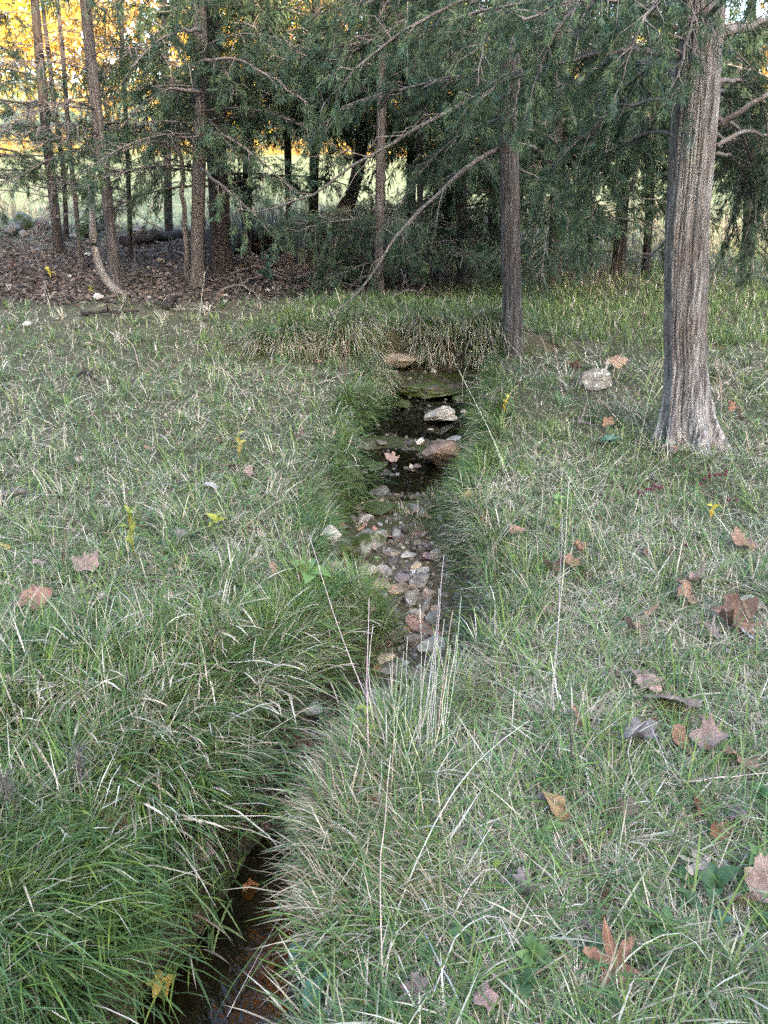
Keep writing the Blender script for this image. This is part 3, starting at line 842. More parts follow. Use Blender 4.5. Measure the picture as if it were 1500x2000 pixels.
# golden trees beyond the field
def autumn_tree(name, label, loc, h, rad, cols, nleaf, leaf, trunk_r, group, cat='tree', spread=1.0, crown_c=None):
    root = empty(name, loc)
    tag(root, label, cat, group)
    nl = 10
    tp = np.array([[0.25 * random.gauss(0, 1) * i / nl, .25 * random.gauss(0, 1) * i / nl, h * .8 * i / nl] for i in range(nl)])
    tp[0] = (0, 0, -.2)
    m = MB(); m.add(*tube(tp, np.linspace(trunk_r, trunk_r * .3, nl), 8)); m.build('trunk', M_BARKD, root, smooth=True)
    cc = np.array([0, 0, h * .55]) if crown_c is None else np.array(crown_c)
    clumps = []
    for i in range(34):
        v = norm(rng.normal(0, 1, 3)) * rng.random() ** .4
        clumps.append(cc + v * np.array([rad, rad, h * .45]))
    clumps = np.array(clumps)
    mbr = MB()
    for cl in clumps[:20]:
        z0 = tp[min(nl - 1, int(nl * .3 + random.random() * nl * .5))]
        mbr.add(*tube(smooth_path(resample([z0, (z0 + cl) / 2 + np.array([0, 0, .3]), cl], 6), 1), np.linspace(trunk_r * .3, .015, 6), 4))
    tag(mbr.build('limbs', M_BARKD, root), kind='stuff')
    per = nleaf // len(clumps)
    O = np.repeat(clumps, per, 0) + rng.normal(0, 1, (per * len(clumps), 3)) * rad * .20 * spread
    n = len(O)
    d1 = norm(rng.normal(0, 1, (n, 3))); d2 = norm(np.cross(d1, rng.normal(0, 1, (n, 3))))
    s = leaf * (.5 + rng.random((n, 1)))
    V = np.stack([O - d1 * s * .5, O + d2 * s * .35, O + d1 * s * .5, O - d2 * s * .35], 1).reshape(-1, 3)
    b = np.arange(n) * 4
    T = np.concatenate([np.stack([b, b + 1, b + 2], 1), np.stack([b, b + 2, b + 3], 1)])
    ck = np.array(cols)[np.repeat(rng.integers(0, len(cols), len(clumps)), per)] * (.75 + .5 * rng.random((n, 1)))
    m = MB(); m.add(V, T, np.repeat(ck, 4, 0)); tag(m.build('crown', M_AUTUMN, root), kind='stuff')
    return root

GOLD = [(.48, .28, .075), (.52, .33, .09), (.46, .35, .075), (.47, .23, .075)]
for i in range(17):
    x = -46 + i * 5.6 + random.uniform(-1.5, 1.5)
    y = 66 + random.uniform(-4, 9)
    z = float(ground_z(x, y))
    h = random.uniform(15, 20) if x < 6 else random.uniform(6, 9)
    cols = random.sample(GOLD, 3) if i % 3 else [(.52, .48, .05), (.62, .48, .07), (.64, .38, .08)]
    autumn_tree('autumn_tree', 'golden leaved autumn tree in the sunlit wood beyond the field', (x, y, z), h, random.uniform(4.0, 5.2), cols, 3600, .40, .22, 'golden autumn trees beyond the field', spread=1.3)
for i in range(9):
    x = -54 + i * 8.5 + random.uniform(-2, 2); y = 84 + random.uniform(-3, 6)
    autumn_tree('autumn_tree', 'tall golden autumn tree rising behind the first row of the far wood', (x, y, float(ground_z(x, y))), (random.uniform(20, 25) if x < 4 else random.uniform(7, 9)), random.uniform(5.5, 6.5), random.sample(GOLD, 3), 1600, .62, .25, 'tall autumn trees at the back of the far wood', spread=1.3)
# golden scrub along the foot of that wood
m = MB()
n = 6000
O = np.stack([rng.uniform(-60, 60, n), rng.uniform(60, 66, n), np.zeros(n)], 1)
O[:, 2] = ground_z(O[:, 0], O[:, 1]) + rng.random(n) ** 1.3 * (1.6 + 1.2 * vnoise(O[:, 0] * .25, 0 * O[:, 0]))
d1 = norm(rng.normal(0, 1, (n, 3))); d2 = norm(np.cross(d1, rng.normal(0, 1, (n, 3)))); s = .3 * (.5 + rng.random((n, 1)))
b = np.arange(n) * 4
m.add(np.stack([O - d1 * s * .5, O + d2 * s * .4, O + d1 * s * .5, O - d2 * s * .4], 1).reshape(-1, 3), np.concatenate([np.stack([b, b + 1, b + 2], 1), np.stack([b, b + 2, b + 3], 1)]),
      np.repeat(np.array(GOLD)[rng.integers(0, 4, n)] * (.6 + .5 * rng.random((n, 1))), 4, 0))
tag(m.build('undergrowth', M_AUTUMN), 'golden scrub along the foot of the far wood', None, None, 'stuff')
# tall sycamore outside the frame whose crown shows in the pool's reflection
autumn_tree('sycamore_tree', 'tall orange leaved sycamore overhanging the clearing, mirrored in the foreground pool', (-6.2, 6.4, float(ground_z(-6.2, 6.4))), 9.6, 2.3, [(.55, .20, .03), (.62, .27, .04), (.5, .24, .04)], 3800, .17, .21, None, spread=1.1, crown_c=(4.6, 2.2, 9.0))

# ------------------------------------------------------------------ logs and sticks
def stick(name, label, pts, r, mat, cat, group=None, n=12, sides=7, side=()):
    P = np.array(pts, float)
    q = smooth_path(resample(P, n), 1)
    q[1:-1] += rng.normal(0, r * .25, (n - 2, 3))
    root_needed = len(side) > 0
    m = MB(); m.add(*tube(q - P[0], np.linspace(r, r * .55, n) * (1 + .1 * rng.normal(0, 1, n)), sides))
    if not root_needed:
        return tag(m.build(name, mat, None, True, tuple(P[0])), label, cat, group)
    root = empty(name, tuple(P[0])); tag(root, label, cat, group)
    m.build('stem', mat, root, True)
    for t, d, l in side:
        o = q[int(t * (n - 1))] - P[0]
        m = MB(); m.add(*tube(np.array([o, o + np.array(d) * l * .5, o + np.array(d) * l + np.array([0, 0, .01])]), [r * .5, r * .4, r * .2], 5)); m.build('twig', mat, root, True)
    return root
def gpt(px, py, lift=0.0):
    p = ground_at(px, py)
    return p + np.array([0, 0, lift])
stick('fallen_log', 'long dark fallen log lying behind the thin cedar with bare side branches', [gpt(238, 482, .10), gpt(300, 480, .12), gpt(365, 472, .14), gpt(425, 468, .12)], .10, M_BARKD, 'log', 'dark fallen logs among the cedars', 14, 10)
stick('fallen_log', 'short dark fallen log left of the pale slanting cedar', [gpt(160, 468, .1), gpt(185, 464, .14), gpt(212, 455, .22)], .09, M_BARKD, 'log', 'dark fallen logs among the cedars', 10, 10)
stick('fallen_log', 'dark fallen log under the hanging cedar sprays, before the leaning trunks', [gpt(470, 520, .05), gpt(510, 526, .07), gpt(560, 522, .06)], .055, M_BARKD, 'log', 'dark fallen logs among the cedars', 10, 8)
stick('fallen_log', 'thick black fallen log deep in the shade behind the hanging cedar sprays', [gpt(462, 498, .16), gpt(510, 494, .2), gpt(556, 490, .2)], .17, M_BARKD, 'log', 'dark fallen logs among the cedars', 12, 10)
stick('fallen_branch', 'short dark chunk of branch on the grass edge before the twin stemmed cedar', [gpt(326, 606, .03), gpt(346, 590, .06)], .045, M_BARKD, 'branch', None, 8, 8)
stick('fallen_branch', 'grey weathered branch lying along the grass edge below the slanting cedar', [gpt(160, 617, .03), gpt(205, 619, .05), gpt(245, 618, .04), gpt(275, 614, .04)], .022, M_BARKD, 'branch', None, 12, 7, [(.5, (.2, -.6, .4), .2)])
stick('fallen_branch', 'pale grey barkless branch end at the left edge of the grass', [gpt(-60, 990, .03), gpt(0, 986, .05), gpt(30, 980, .055), gpt(55, 976, .04)], .022, M_BARKG, 'branch', None, 10, 8, [(.55, (.3, .5, .3), .10)])
stick('broken_stake', 'splintered tan stump of a sapling sticking up from the left grass', [gpt(192, 752, -.02), gpt(188, 738, .05) * np.array([1, 0, 1]) + np.array([0, gpt(192, 752)[1], 0]), on_y(184, 716, gpt(192, 752)[1])], .017, M_BARKG, 'stump', None, 7, 6)
stick('fallen_branch', 'thin dark twig lying beside the splintered sapling stump', [gpt(150, 744, .04), gpt(165, 742, .06), gpt(190, 756, .05), gpt(206, 768, .03)], .012, M_BARKD, 'branch', None, 9, 6, [(.35, (-.3, .2, .5), .10)])
stick('fallen_branch', 'pale broken branch tilted in the grass between the slim and the thick cedar', [gpt(1135, 552, .0), on_y(1122, 540, gpt(1135, 552)[1]), on_y(1106, 530, gpt(1135, 552)[1] + .1)], .025, M_BARKG, 'branch', None, 8, 6)
stick('fallen_branch', 'pale stick lying flat in the grass right of the twin stemmed cedar', [gpt(335, 610, .03), gpt(380, 611, .04), gpt(440, 617, .03)], .010, M_BARKG, 'branch', None, 9, 6)
stick('fallen_branch', 'brown twig standing in the grass right of the bunch of dry stalks', [gpt(1122, 1532, .0), on_y(1118, 1480, gpt(1122, 1532)[1]), on_y(1112, 1418, gpt(1122, 1532)[1] + .03)], .0035, M_BARK2, 'twig', None, 8, 6, [(.5, (.4, .1, .6), .05)])
stick('fallen_branch', 'pale weathered stick in the grass at the right edge below the curled leaf strip', [gpt(1412, 1604, .03), gpt(1435, 1622, .04), gpt(1462, 1642, .03)], .0085, M_BARKG, 'branch', None, 8, 7)
stick('fallen_branch', 'grey stick at the left edge of the weedy patch near the folded grey leaf', [gpt(1000, 1690, .02), gpt(1040, 1722, .03), gpt(1096, 1742, .02)], .0055, M_BARK2, 'branch', None, 9, 6, [(.6, (.2, -.5, .2), .04)])
stick('fallen_branch', 'grey brown stick at the lower right beside the lobed red leaf', [gpt(1003, 1905, .02), gpt(1030, 1925, .03), gpt(1062, 1948, .02)], .006, M_BARK2, 'branch', None, 8, 6)
stick('fallen_branch', 'pale stick across the ledge roots by the slim cedar', [gpt(940, 712, .02), gpt(965, 706, .03), gpt(1000, 700, .03)], .010, M_TWIG, 'root', None, 8, 6)
for k_, (q0, q1, q2, lab) in enumerate([((452, 540), (500, 533), (545, 538), 'thin grey limb lying in the litter below the broad dark cedar'), ((470, 560), (520, 548), (560, 552), 'bent bare limb lying in the litter left of the reddish trunk'), ((580, 548), (620, 542), (690, 556), 'bare limb lying in the litter before the leaning trunks'), ((600, 575), (660, 566), (720, 570), 'grey limb along the grass edge left of the reddish trunk'), ((760, 590), (800, 583), (835, 588), 'pale twiggy limb on the ground right of the reddish trunk'), ((300, 505), (340, 500), (370, 508), 'thin bare limb below the long dark log'), ((430, 575), (470, 570), (500, 580), 'thin limb at the litter edge right of the twin stemmed cedar')]):
    stick('fallen_branch', lab, [gpt(*q0, .03), gpt(*q1, .10), gpt(*q2, .04)], .018 + .004 * (k_ % 3), M_TWIG, 'branch', None, 10, 6, [(.35, (.2, -.3, .8), .25), (.6, (-.3, .2, .7), .3), (.8, (.5, .1, .5), .2)])
stick('fallen_branch', 'thin pale splinter leaning on the base of the thick pale trunk', [gpt(1372, 858, .06), gpt(1380, 868, .04), gpt(1392, 880, .02)], .008, M_BARKG, 'branch', None, 6, 5)

# ------------------------------------------------------------------ rocks
def rock_mesh(seed, sub=3, cuts=9, flat=1.0, rough=.10, lobed=0.0):
    r = np.random.default_rng(seed)
    import bmesh
    bm = bmesh.new()
    bmesh.ops.create_icosphere(bm, subdivisions=sub, radius=1.0)
    V = np.array([v.co[:] for v in bm.verts])
    T = np.array([[v.index for v in f.verts] for f in bm.faces])
    bm.free()
    for i in range(cuts):
        nrm = norm(r.normal(0, 1, 3) * np.array([1, 1, flat]))
        dd = .44 + .40 * r.random()
        e = V @ nrm - dd
        V = V - np.where(e > 0, e * .93, 0)[:, None] * nrm
    d = norm(V)
    V = V * (1 + rough * fbm(d[:, 0] * 2.3 + seed, d[:, 1] * 2.3, d[:, 2] * 2.3, 4)[:, None] + rough * .5 * fbm(d[:, 0] * 7 + seed, d[:, 1] * 7, d[:, 2] * 7, 3)[:, None])
    if lobed:
        V = V * (1 - lobed * np.clip(fbm(d[:, 0] * 3 + seed, d[:, 1] * 3, d[:, 2] * 4, 2), 0, 1)[:, None])
    return V / np.abs(V).max(0), T

ROCKPOS = []
def rock(px, pyb, w, h, col, label, mat=M_ROCK, asp=.8, seed=None, sub=3, rot=None, tilt=.15, group=None, name='rock', cuts=9, sink=.12, lobed=0.0, cat='rock', rough=.1, yaw=None):
    """a rock whose bottom edge shows at pixel (px, pyb) and is w x h pixels large in the photograph"""
    p = ground_at(px, pyb)
    if 1000 < pyb < 1430 and 620 < px < 890: w, h = w * 1.2, h * 1.15
    W = px_m(w, p); dep = px_m(h, p)
    el = math.atan2(CAMH - p[2], math.hypot(p[0], p[1]))
    D = W * asp
    H = max(.25 * W, (dep - D * sin(el) * .75) / max(.3, cos(el)))
    H = min(H, W * 1.5)
    seed = int(px * 7 + pyb) if seed is None else seed
    V, T = rock_mesh(seed, sub, cuts, 1.0, rough, lobed)
    a = (seed % 13) / 13 * 6.28 if yaw is None else yaw
    V = V * np.array([W, D, H]) / 2
    V = V @ np.array(Euler((random.gauss(0, tilt), random.gauss(0, tilt), 0)).to_matrix()).T
    ca = a * .12
    V = V @ np.array(Matrix.Rotation(ca, 3, 'Z')).T
    m = MB(); m.add(V, T)
    o = m.build(name, mat, None, True)
    o.data.set_sharp_from_angle(angle=radians(24))
    o.location = (p[0], p[1] + D * .42, p[2] + H * (.5 - sink))
    o.color = (*col, 1)
    tag(o, label, cat, group)
    ROCKPOS.append((p[0], p[1] + D * .42, W / 2))
    return o
TAN, GREY, WHITE, RUST, DARK = (.30, .25, .18), (.24, .23, .20), (.44, .42, .38), (.26, .155, .09), (.10, .085, .07)
# upper brook
rock(775, 728, 76, 40, (.31, .27, .20), 'layered tan slab set in the bank under the hanging grass', M_ROCK, .55, 5, 4, cuts=14, tilt=.03, sink=.02, yaw=0, rough=.07)
rock(846, 792, 135, 58, (.085, .075, .055), 'low mossy dark ledge the brook slides over below the grassy bank', M_LEDGE, .75, 17, 4, cuts=16, tilt=.05, sink=.12, yaw=0, name='rock_ledge', rough=.2)
rock(862, 834, 72, 52, (.36, .34, .29), 'pitted pale grey rock at the right edge of the upper pool', M_ROCK, .7, 23, 4, lobed=.35, tilt=.05)
rock(842, 852, 40, 22, (.34, .31, .26), 'flat oval tan rock standing in the shallow upper pool', M_ROCK, .7, 31, cuts=5)
rock(820, 871, 20, 20, WHITE, 'small white stone in the brook, left of the big brown rock', M_ROCK, .8, 37)
rock(890, 868, 42, 20, WHITE, 'flat white stone just behind the big brown rock', M_ROCK, .6, 41)
rock(867, 928, 112, 90, (.185, .13, .095), 'big angular reddish brown rock leaning in the brook', M_ROCK, .72, 45, 4, cuts=12, tilt=.2, sink=.06)
rock(816, 920, 20, 18, (.14, .10, .09), 'small dark stone touching the left foot of the big brown rock', M_ROCKW, .8, 49)
rock(846, 729, 16, 11, (.38, .33, .27), 'small pinkish stone at the water line of the ledge', M_ROCK, .8, 52)
rock(762, 729, 13, 9, WHITE, 'tiny white stone at the left foot of the layered slab', M_ROCK, .8, 55)
rock(738, 838, 15, 13, (.36, .32, .26), 'small tan stone at the left margin of the upper pool', M_ROCK, .8, 58)
rock(917, 978, 26, 24, (.38, .27, .13), 'small ochre stone in the grass right of the brook', M_ROCK, .9, 61)
rock(906, 812, 14, 16, (.4, .36, .3), 'small pale stone by the grass right of the pitted grey rock', M_ROCK, .8, 64)
rock(870, 846, 30, 14, (.16, .14, .11), 'low dark wet stone in front of the pitted grey rock', M_ROCKW, .8, 67)
rock(742, 920, 60, 22, (.10, .09, .06), 'low mossy hump rising from the middle pool', M_LEDGE, .8, 70, sink=.3)
rock(750, 1005, 66, 34, (.09, .09, .05), 'mossy hump under the left grass at the head of the dry stones', M_LEDGE, .8, 73, sink=.25)
for px, pyb, w_, h_, lab in [(706, 878, 34, 16, 'dark wet stone at the left margin below the upper pool'), (748, 872, 40, 14, 'low dark wet stone left of the small white stone'), (795, 884, 30, 12, 'low dark wet stone under the small white stone'), (742, 968, 46, 18, 'dark wet stone at the lower end of the middle pool'),
                            (800, 992, 40, 16, 'mossy dark stone at the lip above the dry stones'), (884, 968, 36, 20, 'dark wet stone under the big brown rock on its right'), (846, 962, 30, 14, 'dark stone in front of the big brown rock'), (700, 940, 26, 16, 'dark wet stone under the left bank of the middle pool'), (905, 790, 44, 30, 'dark wet rock on the right side of the mossy ledge'), (790, 800, 40, 24, 'dark wet rock at the left foot of the mossy ledge')]:
    rock(px, pyb, w_, h_, random.choice([(.11, .10, .08), (.085, .08, .06), (.14, .12, .10)]), lab, random.choice([M_ROCKW, M_LEDGE]), .8, sink=.15)
# dry stones in the middle
rock(646, 1068, 36, 46, (.36, .355, .31), 'upright white lichen crusted stone under the left bank', M_ROCKL, .5, 80, tilt=.25)
rock(712, 1082, 84, 48, (.22, .22, .18), 'flat grey mossy slab at the head of the dry stones', M_ROCKM, .75, 83, 4, cuts=12, tilt=.18)
rock(668, 1100, 60, 46, (.14, .115, .085), 'dark mossy block below the white crusted stone', M_ROCKM, .7, 86)
rock(648, 1122, 46, 24, (.40, .30, .21), 'flat pinkish tan stone at the left edge of the dry stones', M_ROCK, .7, 89, cuts=12)
rock(718, 1124, 38, 24, (.36, .32, .25), 'crumbly pale stone in the middle of the dry stones', M_ROCKL, .8, 92)
rock(764, 1090, 34, 20, (.30, .27, .23), 'grey stone right of the flat mossy slab', M_ROCK, .8, 95)
rock(797, 1094, 30, 18, WHITE, 'pale stone on the right side of the dry stones', M_ROCK, .8, 98)
rock(810, 1116, 26, 18, (.44, .36, .25), 'tan stone next to the bluish white chip', M_ROCK, .8, 101)
rock(832, 1120, 22, 16, (.48, .45, .40), 'rounded whitish stone near the right grass', M_ROCK, .8, 104)
rock(810, 1122, 18, 12, (.6, .6, .62), 'small bluish white chip among the dry stones', M_ROCK, .8, 107)
rock(790, 1142, 34, 26, (.17, .15, .15), 'dark bluish grey stone above the tan pointed one', M_ROCK, .8, 110)
rock(783, 1162, 40, 30, (.38, .31, .22), 'tan rough stone in the middle of the stone step', M_ROCK, .8, 113)
rock(822, 1152, 44, 38, (.24, .22, .19), 'ribbed grey brown stone beside the right grass', M_ROCK, .8, 116)
rock(837, 1170, 26, 22, (.34, .27, .22), 'pinkish brown stone on the right of the stone step', M_ROCK, .8, 119)
rock(804, 1196, 46, 44, (.19, .18, .15), 'dark grey pitted block above the round pale stone', M_ROCKL, .7, 122, cuts=12)
rock(812, 1218, 34, 30, (.42, .36, .29), 'round pale tan stone at the lip of the hollow', M_ROCK, .85, 125, cuts=6)
rock(848, 1222, 36, 28, (.20, .20, .18), 'grey flat stone against the right bank below the round pale stone', M_ROCK, .8, 128)
rock(768, 1162, 22, 22, (.34, .23, .17), 'reddish tan stone left of the tan rough one', M_ROCK, .8, 131)
rock(738, 1152, 40, 18, (.36, .27, .20), 'flat tan stone above the bright grass tuft', M_ROCK, .8, 134)
rock(850, 1100, 26, 30, (.36, .33, .28), 'grey white stone against the grass at the top right of the dry stones', M_ROCK, .8, 137)
rock(845, 1282, 58, 42, (.30, .29, .24), 'lichen pale block under the long brown leaf', M_ROCKL, .8, 140, cuts=12)
rock(745, 1298, 48, 26, (.42, .35, .25), 'crumbly tan stone at the left rim of the lower hollow', M_ROCK, .7, 143)
rock(735, 1324, 28, 32, (.33, .23, .12), 'orange brown edge stone at the left rim of the lower hollow', M_ROCK, .7, 146)
rock(766, 1322, 62, 34, (.20, .165, .14), 'smooth grey brown slab lying across the lower hollow', M_ROCKW, .6, 149, cuts=10)
rock(770, 1356, 52, 40, (.115, .09, .065), 'dark layered brown stone under the smooth slab', M_ROCKW, .7, 152, cuts=13)
rock(822, 1340, 44, 32, (.18, .14, .11), 'dark brown rough stone right of the layered one', M_ROCKW, .8, 155)
rock(853, 1344, 30, 28, (.26, .26, .25), 'pale grey stone behind the bunch of dry stalks', M_ROCK, .8, 158)
rock(840, 1305, 50, 24, (.12, .11, .09), 'dark shaded stone below the lichen pale block', M_ROCKW, .8, 161)
rock(768, 1412, 84, 52, (.135, .125, .085), 'large dark olive slab tilted into the lower hollow', M_ROCKM, .6, 164, 4, cuts=14, tilt=.2)
rock(714, 1372, 22, 16, (.30, .31, .31), 'small bluish grey stone left of the olive slab', M_ROCK, .8, 167)
rock(728, 1400, 30, 24, (.27, .22, .16), 'brown stone under the left side of the olive slab', M_ROCK, .8, 170)
rock(845, 1385, 40, 34, (.16, .11, .10), 'dark reddish stone behind the straw on the right of the hollow', M_ROCKW, .8, 173)
rock(600, 1402, 60, 34, (.36, .36, .33), 'pale grey flat stone half buried in the left bank grass', M_ROCKL, .7, 176, sink=.2)
rock(668, 1998, 92, 64, (.30, .28, .22), 'pale boulder under the straw tussock at the bottom edge', M_ROCKL, .8, 179, 4, sink=.05)
rock(702, 1942, 48, 26, (.48, .45, .38), 'cream stone on the straw tussock above the bottom boulder', M_ROCK, .7, 182, sink=-.1)
rock(735, 1765, 26, 44, (.46, .45, .42), 'pale weathered stone standing in the straw tussock', M_ROCK, .5, 185, sink=-.1)
rock(1168, 764, 76, 52, (.23, .21, .17), 'lichen spotted boulder in the grass left of the thick trunk', M_ROCKL, .75, 188, 4, sink=.1)
rock(1468, 1205, 104, 58, (.26, .24, .18), 'lichen spotted flat rock at the right edge of the grass', M_ROCKL, .7, 191, 4, sink=.1, cuts=12)
# left side and under the cedars
rock(52, 641, 17, 14, (.6, .58, .54), 'white stone at the far left of the grass', M_ROCK, .8, 194, sink=0)
rock(192, 588, 20, 16, (.62, .61, .57), 'white stone beside the foot of the curved sapling', M_ROCK, .8, 197, sink=0)
rock(150, 646, 26, 12, DARK, 'dark flat stone in the left grass below the grey branch', M_ROCK, .7, 200, sink=-.1)
rock(172, 680, 24, 12, TAN, 'tan chip of stone in the left grass', M_ROCK, .7, 203, sink=-.2)
rock(172, 502, 17, 12, (.5, .48, .44), 'pale stone left of the slanting cedar', M_ROCK, .8, 206)
rock(140, 465, 26, 9, (.40, .37, .32), 'flat pale rock between the dark trunk and the thin stem', M_ROCK, .7, 209)
rock(20, 462, 34, 30, (.20, .19, .18), 'grey boulder at the left end of the rock pile', M_ROCK, .8, 212, cuts=11)
rock(48, 464, 26, 16, (.30, .28, .25), 'pale boulder in the middle of the rock pile', M_ROCK, .8, 215)
rock(42, 450, 44, 42, (.15, .16, .15), 'mossy dark boulder at the back of the rock pile', M_ROCKM, .8, 218, cuts=11)
rock(82, 452, 32, 30, (.13, .12, .11), 'dark boulder right end of the rock pile', M_ROCK, .8, 221)
rock(28, 458, 20, 14, (.32, .26, .21), 'brown boulder in front of the rock pile', M_ROCK, .8, 224)
rock(272, 462, 40, 26, (.20, .19, .18), 'grey boulder behind the long dark fallen log', M_ROCK, .7, 227)
rock(310, 455, 22, 16, (.22, .21, .19), 'small grey boulder behind the right part of the dark log', M_ROCK, .7, 230)
rock(75, 495, 42, 16, (.14, .125, .11), 'flat dark rock in the leaf litter left of the dark trunk', M_ROCK, .7, 233, sink=.2)
rock(312, 515, 18, 12, (.32, .27, .18), 'tan stone in the leaf litter below the dark log', M_ROCK, .8, 236)
rock(524, 572, 14, 10, (.5, .48, .44), 'pale round stone in the litter right of the hanging sprays', M_ROCK, .8, 239)
rock(292, 584, 14, 9, (.58, .56, .5), 'white stone on the litter edge right of the curved sapling', M_ROCK, .8, 242)
rock(798, 594, 10, 8, (.55, .53, .48), 'tiny white stone in the grass right of the reddish trunk', M_ROCK, .8, 245)
rock(815, 642, 30, 12, (.42, .40, .35), 'pale flat stone in the grass above the hanging bank grass', M_ROCK, .7, 248, sink=-.1)
# gravel and litter stones: alike, individually built, sharing a few meshes
peb = []
for s_ in range(6):
    V, T = rock_mesh(300 + s_ * 3, 2, 7, 1, .12)
    m = MB(); m.add(V * np.array([1, .8, .6]), T); peb.append(m.data('pebble', M_ROCK, True)); peb[-1].set_sharp_from_angle(angle=radians(24))
def pebble(x, y, r, col, label, group, name='pebble'):
    o = bpy.data.objects.new(name, random.choice(peb))
    COL.objects.link(o)
    o.location = (x, y, float(ground_z(x, y)) + r * .25)
    o.rotation_euler = (random.gauss(0, .25), random.gauss(0, .25), random.uniform(0, 6.28))
    o.scale = (r, r * random.uniform(.7, 1.1), r * random.uniform(.7, 1.2))
    o.color = (*col, 1)
    return tag(o, label, 'stone', group)
PC = [(.22, .20, .16), (.20, .195, .175), (.29, .27, .235), (.19, .16, .13), (.13, .12, .108), (.34, .325, .29), (.165, .145, .12)]
for i in range(105):
    py = random.uniform(1000, 1420)
    y = on_z(780, py, -.3)[1]
    c, w, bb = [float(q) for q in stream(y)]
    x = c + random.gauss(0, .55) * w
    pebble(x, y, random.choice([.008, .011, .014, .018, .024]), random.choice(PC), 'small stone among the dry stones of the brook bed', 'small stones in the dry brook bed')
for i in range(95):
    py = random.uniform(1005, 1440)
    y = on_z(780, py, -.3)[1]
    c, w, bb = [float(q) for q in stream(y)]
    pebble(c + random.uniform(-1.0, 1.15) * w, y, random.choice([.022, .03, .038, .048]), tuple(np.array(random.choice(PC)) * random.uniform(.6, 1.1)), 'broken fist sized stone in the jumble of the dry brook bed', 'broken stones in the dry brook bed')
for i in range(48):
    py = random.uniform(740, 1000)
    y = on_z(780, py, -.2)[1]
    c, w, bb = [float(q) for q in stream(y)]
    pebble(c + random.uniform(-.95, .95) * w, y, random.choice([.010, .014, .02]), random.choice([TAN, GREY, DARK, (.45, .42, .36), (.16, .13, .11)]), 'small stone in the wet part of the brook', 'small stones in the wet brook')
for i in range(46):
    p = ground_at(random.uniform(0, 640), random.uniform(468, 588))
    pebble(p[0], p[1], random.uniform(.02, .055), tuple(np.array(random.choice(PC)) * random.uniform(.7, 1.2)), 'small stone lying in the leaf litter under the cedars', 'stones in the leaf litter')

# gravel too small and too many to count
gv = MB(); iV, iT = rock_mesh(777, 1, 0, 1, .0)
n = 1500
dep_ = rng.uniform(math.atan2(1.75, 6.0), math.atan2(1.85, 1.9), n); Y = 1.8 / np.tan(dep_)
c, w, b = stream(Y); X = c + (.08 + rng.normal(0, .68, n)) * w
rs = rng.uniform(.005, .016, n) * (1 + .35 * (Y > 4))
Z = ground_z(X, Y)
ax = rng.normal(0, 1, (n, 3, 3)); qv = np.linalg.qr(ax)[0]
VV = np.einsum('nij,vj->nvi', qv, iV) * (rs[:, None, None] * rng.uniform(.55, 1.2, (n, 1, 3))) + np.stack([X, Y, Z + rs * .15], 1)[:, None]
cols = np.array(PC + [(.12, .09, .07), (.15, .12, .09)])[rng.integers(0, 9, n)] * (.5 + .6 * rng.random((n, 1)))
cols = cols * np.where((Y > 3.7) | (Y < 2.2), .55, 1.0)[:, None]
gv.add(VV.reshape(-1, 3), (iT[None] + (np.arange(n) * len(iV))[:, None, None]).reshape(-1, 3), np.repeat(cols, len(iV), 0))
tag(gv.build('gravel', M_LITTER), 'fine gravel and grit filling the brook bed between the stones', None, None, 'stuff')

